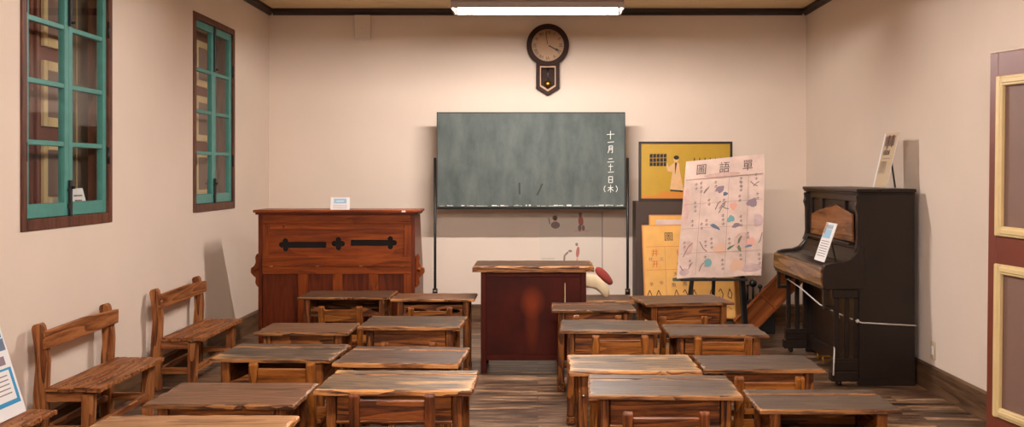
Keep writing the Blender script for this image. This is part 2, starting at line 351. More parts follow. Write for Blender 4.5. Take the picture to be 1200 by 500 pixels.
def stroke(mb, pts, wd, y, mat, th=.0012):
    """brush or chalk stroke in the x-z plane"""
    for (ax, az), (bx, bz) in zip(pts, pts[1:]):
        d = math.hypot(bx-ax, bz-az) or 1e-6; nx, nz = -(bz-az)/d*wd/2, (bx-ax)/d*wd/2
        mb.prism([(ax+nx, az+nz), (ax-nx, az-nz), (bx-nx, bz-nz), (bx+nx, bz+nz)], 'y', y-th, y, mat)

# ------------------------------------------------------------ the room
XW, YB, YF, HC = 2.645, 9.8, -1.8, 3.075
struct(MB().box(-XW-.1, XW+.1, YF-.1, YB+.1, -.06, 0, b=0).build('floor', M_FLOOR))
struct(MB().box(-XW-.1, XW+.1, YF-.1, YB+.1, HC, HC+.08, b=0).build('ceiling', M_CEIL))
struct(MB().box(-XW-.1, XW+.1, YB, YB+.1, 0, HC, b=0).build('wall_back', M_WALL))
struct(MB().box(-XW-.1, XW+.1, YF-.1, YF, 0, HC, b=0).build('wall_front', M_WALL))
struct(MB().box(XW, XW+.1, YF, YB, 0, HC, b=0).build('wall_right', M_WALL))
WB, WT = 1.155, 2.705
WINS = [(5.09, 6.17), (7.64, 8.67)]
mb = MB(); T = .12
ys = [YF] + [v for w_ in WINS for v in w_] + [YB]
for i in range(0, len(ys), 2): mb.box(-XW-T, -XW, ys[i], ys[i+1], 0, HC, M_WALL, b=0)
for a, b_ in WINS:
    mb.box(-XW-T, -XW, a, b_, 0, WB, M_WALL, b=0); mb.box(-XW-T, -XW, a, b_, WT, HC, M_WALL, b=0)
    # the dim space behind the window
    mb.box(-XW-.62, -XW-.6, a-.1, b_+.7, WB-.1, WT+.1, M_CABDARK, b=0)
    mb.box(-XW-.6, -XW-T, a-.12, a-.1, WB-.1, WT+.1, M_CABDARK, b=0); mb.box(-XW-.6, -XW-T, b_+.7, b_+.72, WB-.1, WT+.1, M_CABDARK, b=0)
    mb.box(-XW-.6, -XW-T, a-.1, b_+.7, WB-.12, WB-.1, M_CABDARK, b=0); mb.box(-XW-.6, -XW-T, a-.1, b_+.7, WT+.1, WT+.12, M_CABDARK, b=0)
struct(mb.build('wall_left'))
# baseboards and crown
BH = .172
prof = [(0, 0), (.022, 0), (.022, BH-.012), (.012, BH), (0, BH)]
struct(MB().prism([(-XW+a, b_) for a, b_ in prof], 'y', YF, YB, M_BASE).build('baseboard_left'))
struct(MB().prism([(XW-a, b_) for a, b_ in prof], 'y', YF, YB, M_BASE).build('baseboard_right'))
struct(MB().prism([(YB-a, b_) for a, b_ in prof], 'x', -XW+.022, XW-.022, M_BASEX).build('baseboard_back'))
cp = [(0, 3.012), (.02, 3.012), (.03, 3.03), (.045, 3.04), (.045, HC), (0, HC)]
struct(MB().prism([(-XW+a, b_) for a, b_ in cp], 'y', YF, YB, M_CROWN).build('trim_1'))
struct(MB().prism([(XW-a, b_) for a, b_ in cp], 'y', YF, YB, M_CROWN).build('trim_2'))
struct(MB().prism([(YB-a, b_) for a, b_ in cp], 'x', -XW+.045, XW-.045, M_CROWN).build('trim_3'))

# windows: brown frame, two teal leaves of four panes
def window(idx, y0, y1):
    wn = bpy.data.objects.new('window_%d' % idx, None); C.collection.objects.link(wn); wn.location = (-XW, y0, WB); struct(wn)
    W, H = y1-y0, WT-WB; f = .05; xo = .012
    m = MB(); m.box(-T, xo, 0, f, 0, H, M_WFRAME); m.box(-T, xo, W-f, W, 0, H, M_WFRAME); m.box(-T, xo, f, W-f, 0, f+.01, M_WFRAME); m.box(-T, xo, f, W-f, H-f, H, M_WFRAME)
    m.build('window_frame', None, wn)
    mid = W/2; sw = .045
    for k, (a, b_) in enumerate(((f, mid), (mid, W-f))):
        a += .002; b_ -= .002; z0, z1 = f+.012, H-f-.002
        m = MB(); X0, X1 = -.045, -.005
        m.box(X0, X1, a, a+sw, z0, z1, M_TEAL); m.box(X0, X1, b_-sw, b_, z0, z1, M_TEAL); m.box(X0, X1, a+sw, b_-sw, z0, z0+.075, M_TEAL); m.box(X0, X1, a+sw, b_-sw, z1-.055, z1, M_TEAL)
        ph = (z1-.055-z0-.075)/4
        for j in range(1, 4):
            zz = z0+.075+ph*j; m.box(X0+.004, X1-.004, a+sw, b_-sw, zz-.014, zz+.014, M_TEAL)
        s = m.build('sash', None, wn)
        MB().box(-.027, -.023, a+sw-.004, b_-sw+.004, z0+.07, z1-.05, b=0).build('glass', M_GLASS, s)
        for hz in (.36, H-.42):
            yy = a-.006 if k == 0 else b_+.006
            MB().cyl((.006, yy, hz), (.006, yy, hz+.1), .008, n=10).build('hinge', M_BLACK, s)
    m = MB(); m.box(-.005, .012, mid-.012, mid+.012, .05, .26); m.cyl((.012, mid, .22), (.03, mid, .22), .008); m.box(-.005, .008, mid-.02, mid+.02, .1, .13); m.box(-.005, .008, mid-.02, mid+.02, .2, .215)
    m.build('lower_bolt', M_BLACK, wn)
    m = MB(); m.box(-.005, .012, mid-.011, mid+.011, H-.42, H-.03); m.cyl((.012, mid, H-.4), (.03, mid, H-.4), .008); m.box(-.005, .008, mid-.02, mid+.02, H-.12, H-.1)
    m.build('upper_bolt', M_BLACK, wn)
    # panelled shutter standing just behind the leaves
    m = MB(); X = -.20
    m.box(X-.03, X, .02, .97, -.08, H+.08, M_DBROWN)
    m.box(X, X+.012, .46, .49, -.08, H+.08, M_DBROWN); m.box(X, X+.02, .535, .55, -.08, H+.08, M_DBROWN)
    for j in range(5):
        z0 = .109-.46+j*.4605; z1 = z0+.38; c = .045; yy0, yy1 = .61, .955
        m.box(X, X+.012, yy0+c, yy1-c, z0+c, z1-c, M_MAUVE)
        m.box(X, X+.022, yy0, yy0+c, z0, z1, M_CREAM); m.box(X, X+.022, yy1-c, yy1, z0, z1, M_CREAM); m.box(X, X+.022, yy0+c, yy1-c, z0, z0+c+.01, M_CREAM); m.box(X, X+.022, yy0+c, yy1-c, z1-c-.01, z1, M_CREAM)
    m.build('shutter', None, wn)
    m = MB(); m.box(X-.035, X-.005, .97, W+.6, -.08, H+.08, plain('grey_shutter', (150, 134, 118), .6)); m.box(X-.005, X+.001, 1.06, 1.064, -.08, H+.08, M_CREAM); m.build('shutter', None, wn)  # thin cream strip imitates the bright highlight at the gap between shutters
    return wn
w1 = window(1, *WINS[0]); w2 = window(2, *WINS[1])
# small white card standing inside the first window
o = MB().box(-.002, .002, 0, .17, 0, .14, M_WHITE, b=0).box(.002, .0028, .03, .14, .09, .10, M_INKG, b=0).box(.002, .0028, .03, .12, .06, .07, M_INKG, b=0).build('notice_card')
o.location = (-XW+.006-.075, 5.84, WB-.08+.155); o.rotation_euler = (0, R(-14), 0)
tag(o, 'small white card leaning behind the glass of the nearer left window', 'card')

# ------------------------------------------------------------ right door leaf, opened back along the wall
door = bpy.data.objects.new('door_1', None); C.collection.objects.link(door); struct(door)
door.location = (2.385, 5.30, 0); door.rotation_euler = (0, R(1.0), R(-90+11.4))     # local x runs toward the camera along the leaf, front faces local -y
DW, DH = .86, 2.085
m = MB(); t = .036
xs = [(.0, .068), (DW-.068, DW)]
for a, b_ in xs: m.box(a, b_, 0, t, .03, DH, M_DBROWN)
for a, b_ in ((.03, .185), (1.04-.055, 1.125), (1.96, DH)): m.box(.068, DW-.068, 0, t, a, b_, M_DBROWN)
m.box(.06, DW-.06, .01, t-.01, .1, DH-.08, M_MAUVE)
m.build('door_leaf', None, door)
for z0, z1 in ((.185, .985), (1.13, 1.962)):
    m = MB(); c = .052; a, b_ = .064, DW-.064
    for (p, q, r_, s_) in ((a, a+c, z0, z1), (b_-c, b_, z0, z1), (a+c, b_-c, z0, z0+c), (a+c, b_-c, z1-c, z1)):
        m.box(p, q, -.014, .012, r_, s_, M_CREAM, b=.005); m.box(p+.012 if q-p < .1 else p, q-.012 if q-p < .1 else q, -.02, .0, r_+(.012 if s_-r_ < .1 else 0), s_-(.012 if s_-r_ < .1 else 0), M_CREAM, b=.005)
    m.build('moulding', None, door)
MB().box(0, DW, -.002, t+.002, DH, DH+.012, M_WALLBOX).build('top_strip', None, door)
for hz in (.25, 1.0, 1.8): MB().cyl((DW+.005, t, hz), (DW+.005, t, hz+.1), .009).build('hinge', M_BLACK, door)

# ------------------------------------------------------------ ceiling lights
def fixture(x, y, label):
    t = thing('ceiling_light', label, 'light', (x, y, 0), 0, 'hanging fluorescent fixtures')
    m = MB()
    m.prism([(-.15, 2.656), (-.145, 2.656), (-.06, 2.70), (.06, 2.70), (.145, 2.652), (.15, 2.652), (.15, 2.70), (.07, 2.79), (-.07, 2.79), (-.15, 2.70)], 'x', -.62, .62, M_FIXT)
    m.build('housing', None, t)
    for s in (-.63, .62): MB().prism([(-.15, 2.652), (.15, 2.652), (.15, 2.70), (.07, 2.79), (-.07, 2.79), (-.15, 2.70)], 'x', s, s+.01, M_FIXT).build('added_end_shield', None, t)  # end plates added so less tube light reaches the upper side walls
    for s in (-.45, .45): MB().cyl((s, 0, 2.785), (s, 0, HC), .01).build('hanging_rod', M_FIXT, t)
    for s in (-1, 1): MB().box(s*.6-.012, s*.6+.012, -.02, .02, 2.635, 2.72).build('lamp_holder', M_WHITE, t)
    MB().cyl((-.588, 0, 2.66), (.588, 0, 2.66), .019, n=16).build('tube', M_TUBE, t)
fixture(*TUBES[0], 'lit fluorescent tube light hanging before the clock wall')
fixture(*TUBES[1], 'lit fluorescent tube light hanging above the front desks, out of view')
fixture(*TUBES[2], 'lit fluorescent tube light hanging at the rear of the classroom, out of view')

# ------------------------------------------------------------ desks
def make_desk(nm, x, y, w_, d, h, rot, top, strip, front, seed, label, jit=.005):
    """origin on the floor under the centre; pupils sit on the -y side"""
    t = thing('school_desk', label, 'desk', (x, y, 0), R(rot), 'old wooden school desks')
    X, Y = w_/2, d/2; tt = .022 if nm in ('L4b', 'L3b', 'L2b', 'R3') else .018; M = top_wood(top); ED = M_EDGE if nm in ('L4b', 'L3b', 'L2b', 'R3', 'L5', 'L1b') else M_EDGED
    if strip:
        MB().plank(-X, X, -Y, Y-.095, h-tt, h, M, ED, jit, seed, mtx=None).build('desktop', None, t)
        MB().plank(-X+.004, X-.006, Y-.092, Y, h-tt, h+.001, M, ED, jit*.7, seed+50).build('pencil_ledge', None, t)
    else:
        MB().plank(-X, X, -Y, Y, h-tt, h, M, ED, jit, seed).build('desktop', None, t)
    lx, ly, lw = X-.045, Y-.035, .042; zt = h-tt
    for sx in (-1, 1):
        for sy in (-1, 1):
            cx, cy = sx*(lx-lw/2), sy*(ly-lw/2)
            MB().prism([(cx-lw/2, cy-lw/2), (cx+lw/2, cy-lw/2), (cx+lw/2, cy+lw/2), (cx-lw/2, cy+lw/2)], 'z', .045, zt, desk_wood('z'), b=.004).build('leg', None, t)
        cx = sx*(lx-lw/2)
        MB().box(cx-lw/2-.004, cx+lw/2+.004, -ly-.012, ly+.012, 0, .045, desk_wood('y'), .006).build('foot_rail', None, t)
        MB().box(sx*(lx-lw*.75)-.008, sx*(lx-lw*.75)+.008, -ly+lw, ly-lw, zt-.125, zt, desk_wood('y')).build('side_panel', None, t)
    bx = lx-lw; zb = zt-.125
    MB().box(-bx, bx, -ly+.004, ly-.004, zb, zb+.012, desk_wood('x')).build('shelf_board', None, t)
    MB().box(-bx, bx, ly-lw*.7, ly-lw*.3, zb+.012, zt, desk_wood('x')).build('back_panel', None, t)
    if front == 'panel':
        m = MB(); m.box(-bx+.004, bx-.004, -ly+.006, -ly+.022, zb-.004, zt-.004, desk_wood('x')); m.build('front_panel', None, t)
    elif front == 'scallop':
        # apron cut with hand holes
        m = MB(); holes = []
        for cx in (-bx*.55, bx*.55): holes.append(ell(cx, zb+.052, bx*.36, .018, 14))
        m.holed([(-bx+.004, zb-.004), (bx-.004, zb-.004), (bx-.004, zt-.03), (-bx+.004, zt-.03)], holes, 'y', -ly+.006, -ly+.02, desk_wood('x')); m.build('front_panel', None, t)
    elif front == 'half':
        pts = [(-bx+.004, zb-.004), (bx-.004, zb-.004)]; n = 12
        for i in range(n+1):
            u = 1-i/n; pts.append((-bx+.004+(2*bx-.008)*u, zb+.045+.022*math.sin(u*math.pi*3+seed)))
        MB().prism(pts, 'y', -ly+.006, -ly+.02, desk_wood('x')).build('front_panel', None, t)
    MB().box(-bx, bx, -.015, .015, .13, .165, desk_wood('x')).build('stretcher', None, t)
    if seed % 3 == 0:
        MB().cyl((-lx+.02, -ly, h-.12), (-lx+.02, -ly-.022, h-.115), .007).build('bag_peg', M_CHROME, t)
    return t
DESKS = [
 ('L1', -1.421, 7.50, .68, .42, .55, 0, 'umber', 0, 'half', 1, 'school desk with brown top and wavy open front, just before the big organ'),
 ('L1b', -.758, 7.36, .61, .36, .55, 0, 'brown', 0, 'scallop', 2, 'school desk with oval holes in its apron, back row, just left of the teacher podium'),
 ('L2', -1.345, 5.85, .54, .38, .55, 0, 'brown', 0, 'panel', 3, 'plain brown school desk in second row from the front wall, left wall side'),
 ('L2b', -.755, 6.10, .61, .45, .55, -1.8, 'grey', 0, 'panel', 4, 'grey topped school desk with tan front edge, second row, left of the aisle'),
 ('L3', -1.295, 5.07, .60, .44, .55, -3, 'grey', 1, 'half', 5, 'dark grey chipped school desk beside the empty wall bench, third row'),
 ('L3b', -.665, 4.97, .61, .46, .55, -3.6, 'umber', 1, 'panel', 6, 'worn school desk with bright tan front edge, third row, left of the aisle'),
 ('L4', -1.245, 4.10, .60, .42, .55, -1, 'brown', 0, 'panel', 7, 'smooth reddish brown school desk in front row left, without any chair'),
 ('L4b', -.60, 4.36, .665, .43, .55, -1, 'tan', 1, 'panel', 8, 'wide school desk with rubbed tan top, nearest the aisle on the left'),
 ('L5', -1.15, 3.235, .66, .40, .62, 0, 'pale', 0, 'panel', 9, 'pale brown school desk cut off by the bottom edge of the photo'),
 ('R1', .375, 6.80, .565, .38, .55, 0, 'umber', 1, 'panel', 10, 'school desk with two-board brown top right beside the teacher podium'),
 ('R2', .43, 5.94, .59, .43, .55, -3, 'grey', 0, 'panel', 11, 'dark grey school desk right of the aisle, second row'),
 ('R3', .45, 4.76, .61, .43, .55, 0, 'tan', 0, 'panel', 12, 'tan and grey worn school desk right of aisle, third row, mostly hiding its legs'),
 ('R4', .53, 4.26, .63, .42, .55, -2, 'grey', 1, 'panel', 13, 'cracked grey school desk with bold grain front panel, nearest one right of aisle'),
 ('R1b', 1.0, 6.95, .62, .46, .58, 9, 'umber', 0, 'panel', 14, 'brown rough-edged school desk turned askew before the chart easel'),
 ('R2b', 1.02, 5.78, .56, .41, .55, 0, 'taupe', 1, 'panel', 20, 'taupe school desk in second row, right side, toward the piano'),
 ('R3b', 1.05, 4.78, .56, .37, .55, 0, 'taupe', 0, 'panel', 16, 'taupe school desk in third row right, level with the piano end'),
 ('R4b', 1.125, 3.99, .545, .36, .55, 0, 'taupe', 1, 'half', 19, 'dark taupe school desk at far lower right, nearest to the brown door'),
]
for d in DESKS: make_desk(*d)

# ------------------------------------------------------------ pupils' chairs (back posts on the -y side)
def make_chair(wd, hgt, wf, label, d=.27, sh=.30, rail=.085, lean=.02):
    t = thing('school_chair', label, 'chair', (0, 0, 0), 0, 'small wooden school chairs')
    X = wd/2; pw = .038
    for s in (-1, 1):
        pts = [(0, 0), (.036, 0), (.036, sh), (.030-lean*.4, sh+.1), (.026-lean, hgt-.008), (.016-lean, hgt), (.004-lean, hgt), (-lean-.004, hgt-.010), (-.006-lean*.4, sh+.1), (0, sh)]
        MB().prism(pts, 'x', s*X-pw/2, s*X+pw/2, wf('z'), b=.003).build('back_post', None, t)
        MB().box(s*X-pw/2, s*X+pw/2, d-.036, d, 0, sh, wf('z'), .004).build('leg', None, t)
        MB().box(s*X-.01, s*X+.01, .036, d-.036, .08, .11, wf('y')).build('stretcher', None, t)
        MB().box(s*X-.012, s*X+.012, .036, d-.036, sh-.04, sh, wf('y')).build('seat_rail', None, t)
    MB().plank(-X-.035, X+.035, .036, d+.025, sh, sh+.018, wf('x'), wf('y'), .002, int(wd*1000)).build('seat', None, t)
    z1 = hgt-.028
    MB().box(-X+pw/2, X-pw/2, .006-lean, .024-lean*.7, z1-rail, z1, wf('x')).build('back_rail', None, t)
    MB().box(-X+pw/2, X-pw/2, .006-lean*.3, .024-lean*.2, z1-rail-.055, z1-rail-.03, wf('x')).build('lower_back_rail', None, t)
    MB().box(-X+pw/2, X-pw/2, d-.028, d-.01, .12, .15, wf('x')).build('front_stretcher', None, t)
    return t
protoA = make_chair(.262, .575, chair_wood, 'x'); protoB = make_chair(.290, .61, redchair_wood, 'x', rail=.075)
CH = [
 ('A', -1.354, 6.85, .545, 0, 'small light wooden chair tucked in at the desk before the organ'),
 ('A', -.730, 6.78, .545, 0, 'small orange wooden chair at the desk next to the podium, left side'),
 ('A', -.707, 5.47, .53, 0, 'low wooden chair glimpsed under the second-row grey desk left of aisle'),
 ('A', -1.160, 4.53, .595, -2, 'wooden chair with broad back rail at the dark grey desk by the wall bench'),
 ('B', -.557, 3.82, .612, -1, 'red-brown wooden chair at the wide tan desk, nearest chair on left'),
 ('A', .372, 6.21, .572, 0, 'small wooden chair behind the desk beside the podium, only post tops showing'),
 ('A', .442, 5.33, .590, 0, 'orange wooden chair pushed up to the dark grey second-row desk, right of aisle'),
 ('B', .487, 3.78, .552, 0, 'wooden chair at the cracked grey desk, nearest one, cut by the photo bottom'),
 ('A', .916, 6.25, .56, 3, 'wooden chair at the askew desk before the chart easel'),
 ('A', .971, 5.22, .600, 0, 'wooden chair with rounded posts at the second-row desk toward the piano'),
 ('A', 1.004, 4.32, .575, 0, 'wooden chair with rounded posts at the third-row desk, lower right'),
]
first = {}
for kind, x, y, h, r, lab in CH:
    p = protoA if kind == 'A' else protoB
    o = p if kind not in first else copy_tree(p)
    first[kind] = 1
    o.location = (x, y, 0); o.rotation_euler = (0, 0, R(r)); o.scale = (1, 1, h/(.575 if kind == 'A' else .61)); o['label'] = lab

# ------------------------------------------------------------ two-seat benches along the left wall (backs to the wall)
def make_bench(y0, y1, label, seed):
    L = y1-y0; t = thing('wooden_bench', label, 'bench', (-XW+.025, y0, 0), 0, 'backed wooden benches along the left wall')
    sh = .335; fx = .30
    for k, yy in enumerate((0.005, L-.065)):
        pts = [(.0, 0), (.062, 0), (.066, sh), (.072, .48), (.060, .60), (.045, .668), (.03, .682), (.0, .672), (-.008, .655), (.008, .55), (.012, .45), (.0, .30)]
        MB().prism([(a+.02, b_) for a, b_ in pts], 'y', yy, yy+.055, bench_wood('z'), b=.004).build('back_post', None, t)
        MB().prism([(fx-.035, 0), (fx+.02, 0), (fx+.03, sh-.02), (fx-.03, sh-.02)], 'y', yy, yy+.055, bench_wood('z'), b=.004).build('leg', None, t)
        MB().box(.085, fx-.03, yy+.012, yy+.042, .105, .148, bench_wood('x')).build('side_stretcher', None, t)
        MB().box(.085, fx-.025, yy+.008, yy+.046, sh-.06, sh-.012, bench_wood('x')).build('seat_rail', None, t)
    MB().box(.045, .07, .06, L-.065, .105, .14, bench_wood('y')).build('long_stretcher', None, t)
    MB().box(fx-.02, fx+.008, .06, L-.065, .105, .145, bench_wood('y')).build('long_stretcher', None, t)
    n = 4; x0, x1 = .088, .385
    for i in range(n):
        a = x0+(x1-x0)*i/n; b_ = x0+(x1-x0)*(i+1)/n-.006
        MB().plank(a, b_, -.012*(i % 2)-.005, L+.01*((i+1) % 2), sh-.004, sh+.018, bench_wood('y'), bench_wood('x'), .008, seed*10+i, b=.003, step=.018, wear=(.3, .3, 1.6, 1) if i < n-1 else (.3, 1.6, 1.6, 1)).build('seat_slat', None, t)
    # back rail fixed to the faces of the posts
    pts = [(.0-.015, .555), (L*.3, .55), (L+.0, .56), (L+.005, .64), (L*.5, .655), (-.01, .645)]
    MB().prism(pts, 'x', .082, .104, bench_wood('y'), b=.003, mtx=None).build('back_rail', None, t)
    return t
make_bench(5.12, 5.98, 'wooden bench against the left wall below the nearer window', 1)
make_bench(6.68, 7.57, 'wooden bench against the left wall between the window and the organ', 2)
make_bench(3.78, 4.65, 'wooden bench at the bottom left corner carrying the leaning blue panel', 3)

# information panel leaning on the nearest bench
t = thing('information_panel', 'white and blue printed panel leaning on the bench at the bottom left corner', 'panel', (-2.365, 3.95, .355), 0)
H_, W_ = .78, .65
m = MB(); m.box(-.006, .006, 0, W_, 0, H_, M_WHITE, b=.002); m.build('board', None, t)
m = MB(); x_ = .007
def pq(y0, y1, z0, z1, mat, e=0): m.box(.006+e, x_+e, y0, y1, z0, z1, mat, b=0)
pq(0, W_-.02, .57, .76, M_LBLUE); pq(.02, W_-.02, .36, .56, M_BLUE); pq(.02, W_-.015, .30, .355, M_SLATE)
for a in (.06, .22, .38, .50): pq(a, a+.10, .235, .275, M_PURP)
pq(.02, W_-.02, .055, .22, M_BLUE); pq(.02, W_-.045, .075, .21, M_WHITE, .0008); pq(.02, W_-.24, .02, .13, M_GRN, .0016)
for i in range(5): pq(W_-.22, W_-.07, .185-.02*i, .19-.02*i, M_INKG, .0016)
m.build('printed_face', None, t)
t.rotation_euler = (0, R(-17.5), 0)

# ------------------------------------------------------------ teacher's podium
t = thing('teacher_podium', 'dark red wooden teacher podium standing below the chalkboard', 'podium', (-.03, 7.27, 0))
PX, PD = .385, .42
m = MB(); m.box(-PX+.02, PX-.02, .012, .03, .12, .715, M_PODIUM, .002); m.build('front_panel', None, t)
for s in (-1, 1):
    for yy in (0, PD-.04):
        MB().box(s*(PX-.02)-.02, s*(PX-.02)+.02, yy, yy+.04, 0, .735, M_PODTRIM, .003).build('leg', None, t)
    MB().box(s*(PX-.02)-.008, s*(PX-.02)+.008, .04, PD-.04, .10, .72, M_PODTRIM).build('side_panel', None, t)
MB().box(-PX+.04, PX-.04, .004, .03, .09, .135, M_PODTRIM).build('bottom_rail', None, t)
MB().box(-PX+.04, PX-.04, .004, .03, .70, .735, M_PODTRIM).build('top_rail', None, t)
MB().box(-PX+.04, PX-.04, PD-.03, PD-.015, .10, .72, M_PODTRIM).build('back_panel', None, t)
MB().box(PX-.175, PX-.155, .006, .013, .13, .70, M_PODTRIM, .002).build('panel_batten', None, t)
MB().box(PX-.158, PX-.151, .0015, .007, .40, .655, M_CREAM, .001).build('pale_strip', None, t)
m = MB().plank(-.445, .445, -.035, PD+.03, .738, .782, top_wood('umber'), M_EDGE, .006, 77, b=.010); m.build('podium_top', None, t)

# bench behind the podium with the padded cloth shapes
t = thing('low_bench', 'low dark wooden bench behind and right of the podium', 'bench', (.44, 7.86, 0))
MB().plank(-.32, .325, 0, .42, .425, .45, top_wood('umber'), M_EDGE, .002, 88, b=.003).build('bench_top', None, t)
for sx in (-.28, .28):
    for sy in (.03, .36): MB().box(sx-.02, sx+.02, sy, sy+.04, 0, .425, desk_wood('z')).build('leg', None, t)
MB().box(-.26, .26, .035, .05, .34, .425, desk_wood('x')).build('apron', None, t)
t = thing('padded_cushion', 'cream and red padded cloth shape leaning on the low bench behind the podium', 'cushion', (.49, 8.10, .45))
def padpoly(pts, y0, y1, mat):
    mm = MB(); n = len(pts); cx = sum(p[0] for p in pts)/n; cz = sum(p[1] for p in pts)/n
    mm.prism(pts, 'y', y0, y1, mat); return mm
cr = [(-.19, .12), (-.14, .18), (-.06, .195), (-.005, .185), (.03, .150), (.06, .115), (.092, .075), (.098, .03), (.085, .004), (.055, .0), (.035, .022), (.0, .055), (-.05, .085), (-.12, .075)]
rd = [(-.03, .20), (-.02, .25), (.03, .245), (.08, .20), (.125, .14), (.13, .10), (.095, .09), (.08, .105), (.04, .13)]
def puffy(name, pts, y0, th, mat):
    n = len(pts); cx = sum(p[0] for p in pts)/n; cz = sum(p[1] for p in pts)/n; bm = bmesh.new(); rings = []
    for k_, off in ((1, 0), (.93, -th*.4), (.7, -th*.7), (.35, -th)):
        rings.append([bm.verts.new((cx+(a-cx)*k_, y0+off, cz+(c-cz)*k_)) for a, c in pts])
    back = [[bm.verts.new((cx+(a-cx)*k_, y0-off, cz+(c-cz)*k_)) for a, c in pts] for k_, off in ((.93, -th*.4), (.6, -th*.6))]
    for A, B in list(zip(rings, rings[1:]))+[(back[0], rings[0]), (back[1], back[0])]:
        for i in range(n): bm.faces.new((A[i], A[(i+1) % n], B[(i+1) % n], B[i]))
    bm.faces.new(rings[-1]); bm.faces.new(back[1][::-1]); bmesh.ops.recalc_face_normals(bm, faces=bm.faces)
    mm = MB(); mm._merge(bm, mat, None, True); o = mm.build(name, None, t); md = o.modifiers.new('s', 'SUBSURF'); md.levels = md.render_levels = 2; return o
puffy('cream_pad', cr, -.03, .03, M_CUSH); puffy('red_pad', rd, .03, .022, M_REDC)
# ------------------------------------------------------------ chalkboard on its stand
t = thing('chalkboard', 'green chalkboard with chalked date standing before the back wall', 'chalkboard', (0, 9.40, 0))
x0, x1, z0, z1 = -.952, .827, 1.14, 2.035
m = MB(); m.box(x0+.006, x1-.006, 0, .02, z0+.01, z1-.006, M_BOARD, b=0); bd = m.build('writing_surface', None, t)
m = MB(); fb = plain('board_frame', (38, 44, 40), .6)
m.box(x0, x1, -.006, .03, z1-.010, z1, fb, .001); m.box(x0, x0+.008, -.006, .03, z0, z1, fb, .001); m.box(x1-.008, x1, -.006, .03, z0, z1, fb, .001); m.box(x0, x1, -.008, .03, z0-.006, z0+.008, fb, .001)
m.build('frame', None, t)
m = MB(); rr = random.Random(4)
for i in range(60):
    a = x0+.02+rr.random()*(x1-x0-.05); m.box(a, a+.01+.04*rr.random(), -.004, 0, z0+.008, z0+.012+.012*rr.random()**2, M_CHALK, b=.001)
m.build('chalk_dust', None, bd)
gx = .689
CHARS = [
 (1.818, .040, [[(-.9, .15), (.9, .25)], [(0, 1), (-.05, -.95)]]),                                   # ten
 (1.752, .040, [[(-.7, -.05), (.8, .1)]]),                                                            # one
 (1.683, .036, [[(-.4, .9), (-.42, -.2), (-.7, -.9)], [(-.4, .9), (.5, .95), (.48, -.85), (.25, -.7)], [(-.35, .4), (.42, .42)], [(-.38, -.05), (.42, 0)]]),   # month
 (1.580, .040, [[(-.45, .35), (.45, .42)], [(-.75, -.4), (.8, -.3)]]),                                # two
 (1.515, .034, [[(-.6, .25), (.65, .3)], [(0, 1), (-.05, -1)]]),                                      # ten
 (1.470, .040, [[(-.6, -.05), (.75, .05)]]),                                                          # one
 (1.398, .030, [[(-.6, .95), (-.6, -.95)], [(-.6, .95), (.6, .98), (.6, -.95)], [(-.6, 0), (.6, .02)], [(-.6, -.92), (.6, -.9)]]),   # day
 (1.313, .036, [[(-.7, .3), (.7, .38)], [(0, 1), (0, -1)], [(0, .25), (-.35, -.2), (-.75, -.6)], [(0, .25), (.35, -.2), (.75, -.55)]]),   # tree
 (1.313, .036, [[(-1.4, .8), (-1.7, .2), (-1.7, -.3), (-1.4, -.85)]]), (1.313, .036, [[(1.4, .8), (1.75, .2), (1.75, -.3), (1.4, -.85)]]),
]
for cz_, s_, st in CHARS:
    m = MB()
    for q in st: stroke(m, [(gx+a*s_, cz_+b_*s_) for a, b_ in q], .0062, -.0005, M_CHALK)
    m.build('chalk_character', None, bd)
m = MB()
M_SMUDGE = plain('old_chalk_smudge', (52, 60, 56), .9)
stroke(m, [(-.172, 1.37), (-.170, 1.26)], .016, -.0004, M_SMUDGE, .0004); m.build('rubbed_mark', None, bd)
m = MB(); stroke(m, [(.045, 1.36), (-.005, 1.25)], .016, -.0004, M_SMUDGE, .0004); m.build('rubbed_mark', None, bd)
for xx in (-.969, .851):
    MB().cyl((xx, .012, .0), (xx, .012, 1.605), .0125).build('post', M_BLACK, t)
    m = MB(); m.cyl((xx, .012, .30), (xx, .012, .37), .024, M_BLACK); m.cyl((xx-.018, -.01, .345), (xx+.018, -.01, .345), .012, M_CHROME); m.build('clamp', None, t)
    m = MB(); m.tube([(xx, .012, .31), (xx, -.16, .1), (xx, -.2, .012)], .011); m.tube([(xx, .012, .31), (xx, .16, .1), (xx, .2, .012)], .011); m.build('foot', M_BLACK, t)
MB().box(-.955, .838, .022, .034, 1.118, 1.134).build('cross_bar', M_BLACK, t)

# drawings sheet taped to the wall beneath the board
t = thing('drawing_sheet', 'pale sheet with small figure drawings taped to the wall under the chalkboard', 'poster', (.33, 9.797, .32))
M_SHEET = plain('drawing_paper', (214, 200, 184), .8)
m = MB(); m.box(-.31, .31, -.002, 0, 0, .76, M_SHEET, b=0); m.box(.303, .31, -.003, -.002, 0, .76, M_INKG, b=0)
Y_ = -.0022
M_FIG = plain('faded_ink', (140, 120, 112), .8); M_FIGR = plain('faded_red', (182, 112, 98), .8)
def blob(cx, cz, rx, rz, mat, rot=0): m.prism(ell(cx, cz, rx, rz, 14, rot), 'y', Y_-.0008, Y_, mat)
